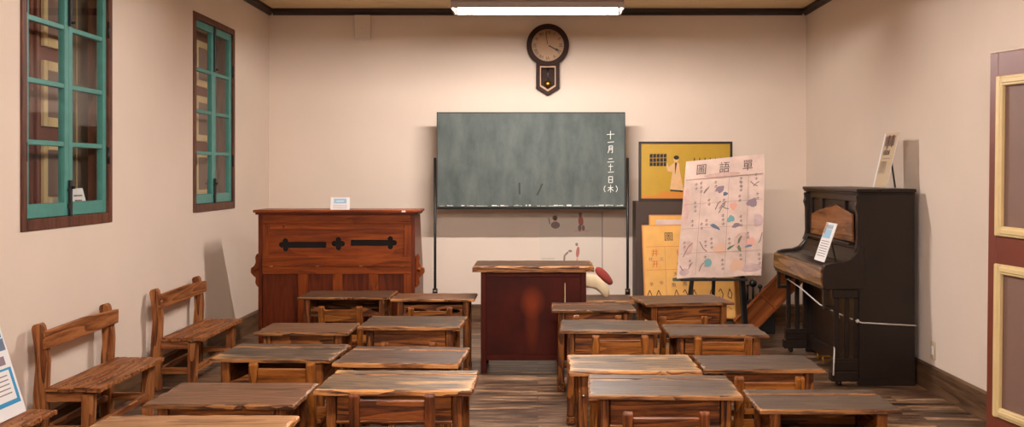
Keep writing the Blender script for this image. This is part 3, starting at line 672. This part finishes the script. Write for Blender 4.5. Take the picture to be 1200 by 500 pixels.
# two figures above, two below
blob(-.16, .70, .026, .024, M_FIG); blob(-.155, .685, .018, .016, M_PINK); blob(-.155, .63, .045, .035, M_FIG); stroke(m, [(-.22, .70), (-.21, .64)], .01, Y_, M_FIG)
blob(.09, .735, .018, .02, M_FIG); blob(.095, .67, .026, .05, M_FIGR, .1); blob(.085, .60, .018, .035, M_FIG); blob(.12, .60, .014, .03, M_FIG); stroke(m, [(.03, .575), (.17, .575)], .006, Y_, M_PINK)
blob(.055, .44, .014, .016, M_FIG); blob(.065, .365, .017, .055, M_FIGR, -.1); blob(.06, .27, .012, .04, M_PINK)
blob(-.01, .375, .02, .012, M_FIG); stroke(m, [(-.03, .365), (-.065, .33), (-.07, .25)], .018, Y_, M_FIG)
for i in range(3): stroke(m, [(-.29, .30-.02*i), (-.16, .30-.02*i)], .004, Y_, M_SMUDGE if 0 else M_FIG)
m.build('sheet', None, t)

# ------------------------------------------------------------ wall clock
t = thing('pendulum_clock', 'round dark wooden pendulum clock high on the back wall', 'clock', (.10, 9.80, 2.71))
def ring(ro, ri, y0, y1, mat, n=40):
    mm = MB(); mm.holed(ell(0, 0, ro, ro, n), [ell(0, 0, ri, ri, n)], 'y', y0, y1, mat); return mm
MB().prism(ell(0, 0, .2, .2, 40), 'y', -.05, 0, M_CLKWOOD).build('back_case', None, t)
mm = ring(.208, .158, -.085, -.05, M_CLKWOOD); mm2 = ring(.19, .166, -.095, -.08, M_CLKWOOD)
b1 = mm.build('bezel', None, t); mm2.build('bezel_ring', None, b1)
fc = MB().prism(ell(0, 0, .16, .16, 40), 'y', -.062, -.05, M_CLKFACE).build('dial', None, t)
m = MB()
for i, s in enumerate(['XII', 'I', 'II', 'III', 'IV', 'V', 'VI', 'VII', 'VIII', 'IX', 'X', 'XI']):
    a = i*math.pi/6
    mt = Matrix.Translation((.125*math.sin(a), -.0635, .125*math.cos(a))) @ Matrix.Rotation(a, 4, 'Y')
    m.text(s, 0, 0, 0, .046, M_INK, mt)
m.build('numerals', None, fc)
m = MB(); stroke(m, [(0, 0), (.105, -.055)], .011, -.067, M_BLACK, .002); m.prism(ell(.085, -.044, .013, .013), 'y', -.069, -.067, M_BLACK); m.build('hour_hand', None, t)
m = MB(); stroke(m, [(.0, 0), (-.02, .12)], .006, -.070, M_BLACK, .002); m.cyl((0, -.062, 0), (0, -.075, 0), .008, M_BRASS); m.build('minute_hand', None, t)
pz = [(-.115, -.17), (.115, -.17), (.115, -.42), (.0, -.49), (-.115, -.42)]
pi_ = [(-.062, -.225), (.062, -.225), (.062, -.385), (0, -.425), (-.062, -.385)]
m = MB(); m.holed(pz, [pi_], 'y', -.075, -.06, M_CLKWOOD); m.prism(pz, 'y', -.02, 0, M_CLKWOOD)
for (a, b_), (c, d) in zip(pz, pz[1:]+pz[:1]):
    cx, cz = (a+c)/2*.95, (b_+d)/2; 
m.box(-.115, -.10, -.06, -.02, -.42, -.17, M_CLKWOOD); m.box(.10, .115, -.06, -.02, -.42, -.17, M_CLKWOOD)
m.build('drop_case', None, t)
def scale(p, k): return [(a*k, -.31+(b_+.31)*k) for a, b_ in p]
m = MB(); m.holed(scale(pi_, 1.24), [scale(pi_, 1.08)], 'y', -.082, -.075, plain('gilt_line', (176, 134, 92), .5)); m.build('gilt_border', None, t)
m = MB(); m.cyl((0, -.05, -.20), (0, -.05, -.37), .003, M_CHROME); m.cyl((0, -.058, -.375), (0, -.046, -.375), .034, M_BRASS, 24); m.build('pendulum', None, t)

# surface box near the ceiling
t = MB().box(-.08, .08, -.04, 0, 0, .235, M_WALLBOX, .004).cyl((0, -.04, .11), (0, -.045, .11), .01, M_WALLBOX).build('junction_box'); t.location = (-1.717, 9.80, 2.775)
tag(t, 'cream wall-coloured box high on the back wall under the ceiling trim', 'box')
t = MB().box(-.008, 0, -.035, .035, -.06, .06, M_SILV, .003).box(-.012, -.008, -.018, .018, -.03, .03, M_WHITE, .002).build('wall_outlet'); t.location = (XW, 6.65, .275)
tag(t, 'small beige outlet plate on the right wall beside the piano', 'outlet')

# ------------------------------------------------------------ reed organ seen from behind
t = thing('reed_organ', 'large orange brown reed organ with cut-out sound holes by left wall', 'organ', (-1.578, 7.82, 0))
OX = .615; k = .0067; zz = lambda y: 1.45-(y-204)*k; xx_ = lambda x: (x-630)*k+1.578
MB().box(-OX-.035, OX+.035, -.03, .36, 1.15, 1.17, organ_wood('x'), .004).build('lid', None, t)
MB().box(-OX-.02, OX+.02, -.018, .35, 1.133, 1.15, organ_dark('x'), .003).build('lid_moulding', None, t)
side = [(0.0, 0), (.56, 0), (.56, .62), (.34, 1.133), (0, 1.133)]
for s in (-1, 1):
    MB().prism(side, 'x', s*OX-(.03 if s > 0 else 0), s*OX+(0 if s > 0 else .03), organ_dark('z')).build('side_panel', None, t)
    sc = [(0, .80), (.02, .83), (.035, .80), (.03, .76), (.045, .73), (.068, .715), (.07, .68), (.05, .655), (.03, .64), (.034, .60), (.022, .575), (0, .56)]
    MB().prism([(s*(OX+a), b_-.005) for a, b_ in sc], 'y', .03, .07, organ_wood('z'), b=.004).build('side_bracket', None, t)
    MB().cyl((s*(OX+.028), .02, .70), (s*(OX+.028), .03, .70), .016, organ_wood('x')).build('bracket_boss', None, t)
m = MB(); m.box(-OX+.03, OX-.03, 0, .02, zz(262), 1.133, organ_wood('x')); m.box(-OX+.03, OX-.03, -.008, 0, zz(259), zz(257), organ_wood('x'), .002); m.build('top_rail', None, t)
# frame round the fretted panel
fx0, fx1, fz0, fz1 = xx_(315.5), xx_(473.5), zz(301), zz(269)
m = MB(); m.box(-OX+.03, fx0, 0, .022, fz0, zz(262), organ_wood('z')); m.box(fx1, OX-.03, 0, .022, fz0, zz(262), organ_wood('z')); m.box(fx0, fx1, 0, .022, fz1, zz(262), organ_wood('x')); m.build('panel_frame', None, t)
def quatre(cx, cz, r, n=7):
    pts = []
    for q in range(4):
        a0 = q*math.pi/2; ox, oz = cx+r*.62*math.cos(a0), cz+r*.62*math.sin(a0)
        for i in range(n): a = a0-math.pi*.62+i*math.pi*1.24/(n-1); pts.append((ox+r*.45*math.cos(a), oz+r*.45*math.sin(a)))
    return pts
def keyhole(cx, cz, r, xe, hb):
    # trefoil end with a bar running to xe
    d = 1 if xe > cx else -1; pts = []
    for q in (1, 2, 3):
        a0 = q*math.pi/2; ox, oz = r*.62*math.cos(a0), r*.62*math.sin(a0)
        for i in range(7): a = a0-math.pi*.62+i*math.pi*1.24/6; pts.append((ox+r*.45*math.cos(a), oz+r*.45*math.sin(a)))
    pts = [(r*.4, hb)] + [p for p in pts if not (p[0] > r*.35 and abs(p[1]) < hb*1.2)] + [(r*.4, -hb), (abs(xe-cx), -hb), (abs(xe-cx), hb)]
    return [(cx+d*a, cz+b_) for a, b_ in pts]
hr = .050
holes = [keyhole(xx_(334), zz(287), hr, xx_(382), .024), quatre(xx_(396), zz(285.5), hr), keyhole(xx_(457), zz(284.5), hr, xx_(410.6), .024)]
m = MB(); m.holed([(fx0, fz0), (fx1, fz0), (fx1, fz1), (fx0, fz1)], holes, 'y', .010, .02, organ_wood('x')); m.build('fretted_panel', None, t)
MB().box(fx0, fx1, .03, .035, fz0, fz1, M_DARK, b=0).build('grille_cloth', None, t)
m = MB(); m.box(-OX+.03, OX-.03, -.004, .022, zz(312), fz0, organ_wood('x')); m.box(-OX+.03, OX-.03, 0, .022, zz(321), zz(312), organ_wood('x')); m.build('middle_rail', None, t)
m = MB()
for px in (318, 372, 423, 472): m.box(xx_(px)-.012, xx_(px)+.012, -.006, -.003, zz(312)-.002, zz(312)+.006, M_EDGE, b=0)
m.build('hinge_plates', None, t)
m = MB(); edges = [-OX+.03, xx_(307), xx_(349), xx_(360), xx_(390), xx_(401), xx_(432), xx_(443), xx_(473), OX-.03]
for i in range(0, 10, 2): m.box(edges[i], edges[i+1], 0, .022, .10, zz(321), organ_wood('z'))
m.box(-OX+.03, OX-.03, 0, .022, .0, .10, organ_wood('x')); m.build('lower_frame', None, t)
for i in range(1, 9, 2): MB().box(edges[i]-.004, edges[i+1]+.004, .012, .022, .09, zz(321)+.004, organ_dark('z')).build('lower_panel', None, t)
MB().cyl((xx_(333), -.012, zz(265)), (xx_(333), 0, zz(265)), .009, organ_dark('x')).build('knob', None, t)
MB().box(OX-.10, OX-.07, -.032, -.03, 1.153, 1.166, M_WHITE, b=0).build('label_tag', None, t)
# card on the organ
t = thing('sign_card', 'small white and pale blue card standing on top of the organ', 'sign', (-1.56, 7.86, 1.17))
t.rotation_euler = (R(-10), 0, 0)
MB().box(-.075, .075, 0, .003, 0, .098, M_WHITE, b=0).build('card', None, t)
m = MB(); m.box(-.05, .05, -.001, 0, .05, .088, M_LBLUE, b=0); 
for i in range(3): m.box(-.055, .055, -.001, 0, .035-.012*i, .037-.012*i, M_INKG, b=0)
m.box(-.03, .03, -.0016, -.001, .066, .072, M_WHITE, b=0); m.build('print', None, t)
MB().box(-.02, .02, .03, .032, .004, .08, M_WHITE, b=0).build('prop', None, t)

# ------------------------------------------------------------ right-hand exhibits
t = thing('dark_cabinet', 'plain dark brown low cabinet board behind the yellow charts', 'cabinet', (1.395, 9.42, 0))
m = MB(); m.box(-.465, .465, 0, .02, .0, 1.19, M_CABDARK); m.build('front_board', None, t)
m = MB(); m.box(-.465, -.445, .02, .34, 0, 1.19, M_CABDARK); m.box(.445, .465, .02, .34, 0, 1.19, M_CABDARK); m.build('side_boards', None, t)
MB().box(-.445, .445, .02, .34, 1.17, 1.19, M_CABDARK).build('top_board', None, t)
t = thing('framed_print', 'yellow framed print of a robed figure standing on the dark cabinet', 'picture', (1.405, 9.46, 1.19))
fw, fh = .445, .57
m = MB(); 
for (a, b_, c, d) in ((-fw, -fw+.022, .0, fh), (fw-.022, fw, .0, fh), (-fw+.022, fw-.022, 0, .03), (-fw+.022, fw-.022, fh-.02, fh)): m.box(a, b_, -.012, .02, c, d, plain('frame_dark', (40, 30, 26), .4), .002)
m.build('frame', None, t)
m = MB(); m.box(-fw+.02, fw-.02, 0, .006, .025, fh-.015, M_YEL, b=0)
Yp = 0
def pp(pts, mat, e=.0008): m.prism(pts, 'y', -e, Yp, mat)
ox = -fw
for i in range(5): pp([(ox+.105+i*.033, .335), (ox+.133+i*.033, .335+.004), (ox+.133+i*.033, .455), (ox+.105+i*.033, .45)], M_INK)
for j in range(2): pp([(ox+.1, .37+j*.04), (ox+.27, .374+j*.04), (ox+.27, .379+j*.04), (ox+.1, .375+j*.04)], M_YEL, .0012)
pp([(ox+.30, .10), (ox+.42, .09), (ox+.425, .12), (ox+.39, .30), (ox+.385, .36), (ox+.35, .38), (ox+.31, .35), (ox+.285, .33), (ox+.27, .37), (ox+.255, .365), (ox+.275, .29), (ox+.32, .28), (ox+.30, .14)], M_SKINP)
pp(ell(ox+.355, .40, .024, .03), M_SKINP); pp(ell(ox+.358, .418, .026, .02), M_INK, .0012); pp([(ox+.345, .37), (ox+.365, .37), (ox+.345, .25)], M_INK, .0012); pp([(ox+.30, .10), (ox+.42, .09), (ox+.42, .105), (ox+.30, .115)], M_INK, .0012)
pp([(ox+.56, .08), (ox+.64, .1), (ox+.64, .25), (ox+.585, .24), (ox+.57, .16)], M_CUSH)
pp([(ox+.03, .03), (2*fw+ox-.03, .03), (2*fw+ox-.03, .055), (ox+.03, .06)], M_ORANGE)
pp([(ox+.18, .055), (2*fw+ox-.03, .055), (2*fw+ox-.03, .09), (ox+.2, .088)], M_ORANGE, .0010)
for i in range(6): pp(ell(ox+.53+.05*i, .40, .005, .018), M_INK)
m.build('print', None, t)

# low black plinth and the two ochre charts on it
t = thing('black_plinth', 'low black plinth under the yellow charts', 'plinth', (1.40, 8.80, 0))
MB().box(-.46, .33, 0, .5, 0, .12, M_BLACK, .006).build('box', None, t); MB().box(-.48, .345, -.01, .51, .12, .135, M_BLACK, .004).build('top', None, t)
def chart(name, label, loc, wd, ht, lean, roll):
    t = thing(name, label, 'chart', loc); t.rotation_euler = (R(-lean), R(roll), 0)
    m = MB(); m.box(-wd/2, wd/2, 0, .02, 0, ht, M_OCHREEDGE, .002); m.build('backing_board', None, t)
    m = MB(); m.box(-wd/2+.012, wd/2-.012, -.001, 0, .012, ht-.012, M_OCHRE, b=0); return t, m
t, m = chart('word_chart', 'taller yellow chart board tucked behind the front yellow chart', (1.46, 9.14, .1395), .84, .945, 10, 0)
m.box(-.36, .36, -.0016, -.001, .80, .90, M_PAPER, b=0); m.build('paper', None, t)
t, m = chart('word_chart', 'front yellow chart board with red and black figures leaning by the easel', (1.375, 8.93, .146), .82, .86, 9, -1.2)
m.text('圖', -.17, -.0016, .745, .085, M_INK)
for z_ in (.66, .13, .45): m.box(-.38, .38, -.0014, -.001, z_, z_+.003, M_INKR, b=0)
for x_ in (-.21, .03, .2): m.box(x_, x_+.003, -.0014, -.001, .02, .66, M_PAPERLINE, b=0)
rr = random.Random(9)
for (gx_, gz_, ch, mt_, sz) in ((-.30, .60, '井', M_INKR, .07), (-.30, .50, '开', M_INKR, .065), (-.08, .60, '匕', M_INKR, .06), (-.34, .545, '林', M_INKG, .04), (-.24, .545, '炎', M_INKG, .04), (-.08, .50, '山', M_INK, .05), (.10, .60, '月', M_INK, .05), (.3, .6, '木', M_INK, .05)): m.text(ch, gx_, -.0016, gz_, sz, mt_)
for i in range(10):
    cx = -.36+.08*i; 
    if i in (2, 6): continue
    stroke(m, [(cx-.02, .20+rr.random()*.05), (cx, .27), (cx+.02, .22), (cx+.01, .18), (cx-.02, .20)], .007, -.0012, M_INK, .0005)
for ch, gx_, gz_, sz in (('大', -.12, .41, .04), ('小', -.03, .41, .04), ('羊', -.34, .32, .04), ('牛', -.25, .33, .04), ('魚', -.14, .31, .045), ('鳥', -.04, .32, .045)): m.text(ch, gx_, -.0016, gz_, sz, M_INKF)
for i in range(3):
    stroke(m, [(-.15+i*.02, .36), (-.05+i*.1, .37)], .03, -.0012, M_GRN, .0004)
for cx in (-.26, .12, .32): stroke(m, [(cx-.05, .085), (cx-.02, .105), (cx+.03, .105), (cx+.05, .08)], .006, -.0012, M_INKR, .0005)
for cx in (-.3, .0, .25):
    stroke(m, [(cx, .06), (cx, .025)], .01, -.0012, M_INKR, .0005)
m.build('paper', None, t)

# easel
t = thing('easel', 'black easel with square legs before the yellow charts', 'easel', (1.50, 8.2, 0))
def bar(p, q, a=.03, b_=.02, name='leg', mat=M_BLACK, par=None):
    p, q = Vector(p), Vector(q); d = q-p; mt = Matrix.Translation(p) @ d.to_track_quat('Z', 'Y').to_matrix().to_4x4()
    return MB().box(-a/2, a/2, -b_/2, b_/2, 0, d.length, mat, .002, mt).build(name, None, par or t)
bar((-.30, -.0, 0), (-.10, .16, 1.40), .035); bar((.22, -.0, 0), (.16, .16, 1.42), .045, .03); bar((.02, .52, 0), (.02, .19, 1.40), .03)
MB().box(-.33, .22, -.055, .02, .575, .595, M_BLACK).build('ledge', None, t)
MB().box(-.12, .2, .17, .19, 1.25, 1.29, M_BLACK).build('cross_bar', None, t)
# the big paper chart on it (a slightly curled sheet)
t = thing('picture_chart', 'large pinkish aged paper chart of words and pictures standing on the easel', 'chart', (1.50, 8.14, .60))
m = MB(); W0, H0 = .68, .96
g = bmesh.new(); nx, nz = 12, 12
for a in range(nx):
    for c in range(nz):
        m.box(-W0/2+W0*a/nx, -W0/2+W0*(a+1)/nx, 0, .004, H0*c/nz, H0*(c+1)/nz, M_PAPER, b=0)
bmesh.ops.remove_doubles(m.bm, verts=m.bm.verts, dist=1e-5)
cnt = {}
for f in m.bm.faces: cnt.setdefault(tuple(sorted(v.index for v in f.verts)), []).append(f)
m.bm.verts.index_update(); cnt = {}
for f in m.bm.faces: cnt.setdefault(tuple(sorted(v.index for v in f.verts)), []).append(f)
bmesh.ops.delete(m.bm, geom=[f for v in cnt.values() if len(v) > 1 for f in v], context='FACES')
for z_ in (.80, .805): stroke(m, [(-.33, z_), (-.15, z_+.001), (.15, z_), (.33, z_)], .003, -.0004, M_PAPERLINE, .0006)
for x_ in (-.19, .045, .21): 
    stroke(m, [(x_, .02), (x_, .25), (x_, .5), (x_, .79)], .0022, -.0004, M_PAPERLINE, .0006)
for z_ in (.2, .4, .6): stroke(m, [(-.33, z_), (-.15, z_), (.1, z_), (.33, z_)], .002, -.0004, M_PAPERLINE, .0006)
for ch, cx in (('單', .20), ('語', .0), ('圖', -.20)): m.text(ch, cx, -.0008, .875, .095, M_INKF)
rb = random.Random(3)
def bl(cx, cz, rx, rz, mat, rot=0):
    k1, k2 = rb.random()*6, rb.random()*6; lump = .0 if rx == .030 and mat is M_TEALINK else .13
    pts = [(cx+(x-cx)*(1+lump*math.sin(3*a+k1)+lump*.6*math.sin(5*a+k2)), cz+(z-cz)*(1+lump*math.sin(3*a+k1)+lump*.6*math.sin(5*a+k2))) for a, (x, z) in ((2*math.pi*i/20, p) for i, p in enumerate(ell(cx, cz, rx, rz, 20, rot)))]
    m.prism(pts, 'y', -.0012, -.0003, mat)
def U(px, py):  # photo-plane estimate of a mark -> sheet coordinates
    v = (325-py)/140.; u = (px-792-14*v)/97.; return (-W0/2+W0*u, H0*v)
for px, py, rx, rz, mt_, ro in ((829, 308, .030, .034, M_TEALINK, 0), (839, 266, .045, .014, M_SLATE, -.5), (858, 258, .032, .026, M_TEALINK, .3), (847, 222, .034, .028, M_PURP, .2), (853, 228, .02, .016, M_SLATE, 0),
        (862, 243, .030, .030, M_PINK, 0), (884, 241, .042, .034, M_PURP, .1), (886, 243, .022, .02, M_INKG, .4), (830, 222, .008, .036, M_INKG, -.7), (864, 266, .035, .018, M_PURP, .2), (880, 286, .032, .03, M_PINK, 0),
        (867, 283, .010, .034, M_GRN, -.4), (856, 291, .034, .009, M_GRN, .5), (866, 293, .012, .028, M_GRN, .4), (877, 291, .03, .01, M_SLATE, .2), (843, 292, .05, .045, M_PEACH, 0), (862, 312, .055, .05, M_PEACH, 0)):
    a, b_ = U(px, py); bl(a, b_, rx, rz, mt_, ro)
for px, py, dx, dy in ((845, 245, 9, -8), (844, 250, 8, -9), (840, 246, 7, -10), (848, 242, 8, 4), (887, 222, 7, -5), (884, 216, 8, 6), (800, 300, 12, -16), (820, 283, 8, 12), (893, 276, -5, 12), (806, 315, 5, -8), (818, 318, 6, -10), (796, 310, 4, 6)):
    a = U(px, py); b_ = U(px+dx*.5, py+dy*.7); c = U(px+dx, py+dy); stroke(m, [a, b_, c], .008, -.0004, M_INKG, .0008)
for px, py, rx, rz, mt_ in ((886, 237, .03, .02, M_PURPF), (889, 262, .05, .05, M_PURPF), (803, 240, .03, .16, M_PINKF), (806, 290, .04, .06, M_PINKF), (880, 316, .09, .035, M_PURPF), (801, 318, .04, .03, M_PURPF), (850, 205, .16, .018, M_PINKF), (870, 285, .07, .07, M_PINKF)):
    a, b_ = U(px, py); m.prism([p for p in ell(max(-W0/2+rx, min(W0/2-rx, a)), max(rz, b_), rx, rz, 18)], 'y', -.0005, -.0001, mt_)
rr = random.Random(21)
for px, py in ((818, 214), (824, 213), (842, 213), (873, 211), (872, 215), (891, 208), (816, 236), (833, 234), (851, 235), (870, 232), (891, 231), (849, 253), (870, 256), (823, 262), (829, 258), (812, 258), (802, 283), (827, 283), (834, 280), (855, 281), (877, 276), (808, 305), (826, 301), (846, 305), (867, 301), (888, 301)):
    for q in range(rr.choice((2, 3))):
        a, b_ = U(px, py+5*q); s_ = .012
        stroke(m, [(a-s_, b_), (a+s_, b_+.002)], .005, -.0004, M_INKG, .0006); stroke(m, [(a, b_+s_), (a+.001, b_-s_)], .005, -.0004, M_INKG, .0006); stroke(m, [(a-s_, b_-.009), (a+s_*.8, b_-.009)], .003, -.0004, M_INKG, .0006)
P00, P10, P11, P01 = Vector((-.363, 0, -.004)), Vector((.328, 0, .022)), Vector((.392, .16, 1.02)), Vector((-.262, .16, .955))
def wf_(co):
    u = co.x/W0+.5; v = co.z/H0
    p = P00*(1-u)*(1-v)+P10*u*(1-v)+P11*u*v+P01*(1-u)*v
    curl = .018*math.sin(u*math.pi)-.02*max(0, u-.85)/.15*math.sin(v*3)
    return Vector((p.x, p.y+co.y+curl, p.z+.004*math.sin(u*9)*(1-v)))
m.warp(wf_); m.build('sheet', None, t)

# tray and knobbed rack behind the piano
t = thing('wooden_tray', 'orange wooden divided tray leaning slantwise between easel and piano', 'tray', (1.87, 8.75, 0.02)); t.rotation_euler = (0, R(-46), 0)
m = MB(); m.box(0, .78, .06, .07, 0, .20, M_TRAY); m.build('bottom_board', None, t)
for a, b_ in ((0, .012), (.188, .20)): MB().box(0, .78, 0, .06, a, b_, M_TRAY).build('side', None, t)
for a in (0, .33, .768): MB().box(a, a+.012, 0, .06, .012, .188, M_TRAY).build('divider', None, t)
t = thing('knobbed_rack', 'black rack with rounded knobs standing low beside the easel', 'rack', (1.92, 9.05, 0))
MB().box(-.015, .24, 0, .16, 0, .30, M_BLACK, .01).build('box', None, t)
for a, r_, h_ in ((.005, .014, .43), (.055, .036, .45), (.12, .022, .42), (.18, .03, .40)):
    m = MB(); m.cyl((a, .08, .30), (a, .08, h_), .010, M_BLACK); m.ball((a, .08, h_), r_, M_BLACK); m.build('knob', None, t)

# ------------------------------------------------------------ upright piano against the right wall
t = thing('upright_piano', 'old black upright piano standing against the right wall', 'piano', (2.20, 6.82, 0))
PL = 1.36; BX = .385        # case 0..BX deep, keyboard reaches to -x
cm = M_PIANO
MB().box(0, BX, 0, .04, .05, 1.325, cm, .004).build('side_panel', None, t); MB().box(0, BX, PL-.04, PL, .05, 1.325, cm, .004).build('side_panel', None, t)
MB().box(BX-.03, BX, .04, PL-.04, .05, 1.32, cm).build('back_board', None, t)
m = MB(); m.box(-.02, .14, -.018, PL+.018, 1.325, 1.35, cm, .005); m.box(.143, BX+.005, -.018, PL+.018, 1.325, 1.35, cm, .005); m.box(-.012, BX-.002, -.01, PL+.01, 1.312, 1.325, cm, .003); m.build('lid', None, t)
m = MB(); fy0, fy1 = .06, PL-.06
m.box(.035, .05, fy0, fy1, .92, 1.312, cm); m.box(.015, .035, fy0, fy1, 1.26, 1.312, cm); m.box(.015, .035, fy0, fy1, .92, .97, cm)
for yy in (fy0, fy0+.30, fy1-.36, fy1-.06): m.box(.015, .035, yy, yy+.06, .97, 1.26, cm)
up = m.build('upper_panel', None, t)
m = MB(); m.prism([(fy0+.08, .975), (fy1-.1, .975), (fy1-.12, 1.14), (fy0+.5, 1.23), (fy0+.1, 1.17)], 'x', .0, .016, M_PIANOPAN, b=.003); m.build('music_desk', None, t)
MB().box(-.035, .03, fy0+.05, fy1-.05, .955, .972, cm).build('music_ledge', None, t)
for yy in (.0, PL-.055):
    pts = [(.03, .90), (-.03, .92), (-.012, .96), (-.006, 1.0), (-.008, 1.18), (-.022, 1.23), (-.012, 1.26), (-.018, 1.30), (.03, 1.312)]
    MB().prism(pts, 'y', yy+.003, yy+.052, cm, b=.004).build('pilaster', None, t)
# arms (cheeks), fallboard, keybed
ck = [(.04, .66), (-.235, .66), (-.25, .69), (-.252, .79), (-.235, .825), (-.19, .838), (-.11, .845), (-.06, .865), (-.02, .91), (.0, .96), (.04, .96)]
for yy in (.0, PL-.05): MB().prism(ck, 'y', yy-.004, yy+.05, cm, b=.006).build('arm', None, t)
fb = [(.03, .70), (-.235, .70), (-.243, .80), (-.228, .812), (-.10, .822), (-.05, .84), (-.015, .885), (.0, .93), (.03, .93)]
MB().prism(fb, 'y', .05, PL-.05, M_PIANO).build('fallboard', None, t)
MB().box(-.25, -.05, .0, PL, .66, .70, cm, .004).build('keybed', None, t)
MB().prism([(-.252, .675), (-.262, .69), (-.262, .80), (-.25, .812), (-.243, .80), (-.243, .675)], 'y', .0, PL, M_PIANOBR, b=.002).build('key_slip', None, t)
MB().box(.03, .05, .04, PL-.04, .14, .68, cm).build('lower_panel', None, t)
MB().box(.02, .06, .04, PL-.04, .03, .14, cm).build('bottom_rail', None, t)
for k_, yy in enumerate((.0, PL-.06)):
    m = MB(); m.box(-.19, .0, yy-.006, yy+.066, .03, .10, cm, .006); m.box(-.175, .0, yy, yy+.06, .10, .19, cm, .005); m.box(-.18, .0, yy-.004, yy+.064, .155, .165, M_PIANO, .002)
    m.build('toe_block', None, t)
    for xx in (-.165, -.095, -.03): MB().box(xx, xx+.034, yy+.012, yy+.045, .19, .60, cm, .004).build('truss_slat', None, t)
    MB().box(-.18, .0, yy+.005, yy+.055, .60, .66, cm, .004).build('truss_top', None, t)
    m = MB(); m.box(-.24, -.16, yy+.01, yy+.045, .52, .545, cm); m.box(-.24, -.215, yy+.01, yy+.045, .545, .66, cm); m.build('truss_bracket', None, t)
    MB().cyl((-.13, yy+.01, .018), (-.13, yy+.05, .018), .018, cm).build('caster', None, t)
MB().box(.0, BX, .0, .05, .0, .05, cm).build('base_skid', None, t); MB().box(.0, BX, PL-.05, PL, 0, .05, cm).build('base_skid', None, t)
for yy in (PL/2-.09, PL/2+.05): 
    m = MB(); m.box(-.07, .03, yy, yy+.04, .06, .072, M_BRASS, .004); m.cyl((-.07, yy+.02, .066), (-.075, yy+.02, .066), .026, M_BRASS); m.build('pedal', None, t)
# rope round the piano
t = thing('white_rope', 'thin white rope tied round the body of the piano', 'rope', (2.20, 6.82, 0))
m = MB(); yn = -.008
m.tube([(.392, yn, .415), (.2, yn, .425), (.02, yn, .435), (-.015, yn, .445)], .005, M_ROPE)
m.tube([(-.012, -.004, .445), (-.06, .2, .46), (-.14, .45, .50), (-.18, .8, .575), (-.17, PL-.09, .60), (-.15, PL-.06, .60)], .005, M_ROPE)
m.tube([(-.10, .12, .455), (-.14, .08, .36), (-.175, -.02, .2), (-.185, -.035, .08)], .005, M_ROPE); m.ball((-.012, -.01, .447), .013, M_ROPE); m.ball((-.10, .14, .457), .012, M_ROPE)
m.build('rope', None, t)

def lean_sign(name, label, loc, wd, ht, leany, marks, prop, thick=.004):
    t = thing(name, label, 'sign', loc); t.rotation_euler = (0, R(leany), 0)
    MB().box(-thick, 0, 0, wd, 0, ht, M_WHITE, b=0).build('panel', None, t)
    m = MB()
    for y0, y1, z0, z1, mt_ in marks: m.box(-thick-.0008, -thick, y0, y1, z0, z1, mt_, b=0)
    m.build('print', None, t)
    bar((.0, wd/2, ht*.75), prop, .012, .012, 'prop', M_BLACK, t)
M_TANP = plain('tan_print', (196, 172, 142), .7)
lean_sign('standing_sign', 'tall white printed sign standing on top of the piano', (2.43, 6.93, 1.356), .28, .395, 13,
  [(.0, .25, 0, .395, M_TANP), (.04, .23, .30, .375, M_INKG), (.07, .10, .29, .38, M_REDC), (.15, .18, .27, .38, M_REDC), (.09, .22, .235, .27, M_INK), (.05, .2, .205, .212, M_INKG), (.10, .23, .10, .19, M_INKG)], (.10, .12, .02))
lean_sign('standing_sign', 'small white and blue sign leaning on the closed piano keyboard lid', (2.005, 6.96, .833), .25, .285, 19,
  [(.06, .24, .17, .27, M_LBLUE), (.03, .22, .235, .262, M_WHITE), (.20, .24, .20, .28, M_OCHRE)] + [(.03, .22, .145-.018*i, .15-.018*i, M_INKG) for i in range(7)], (.11, .12, .035))
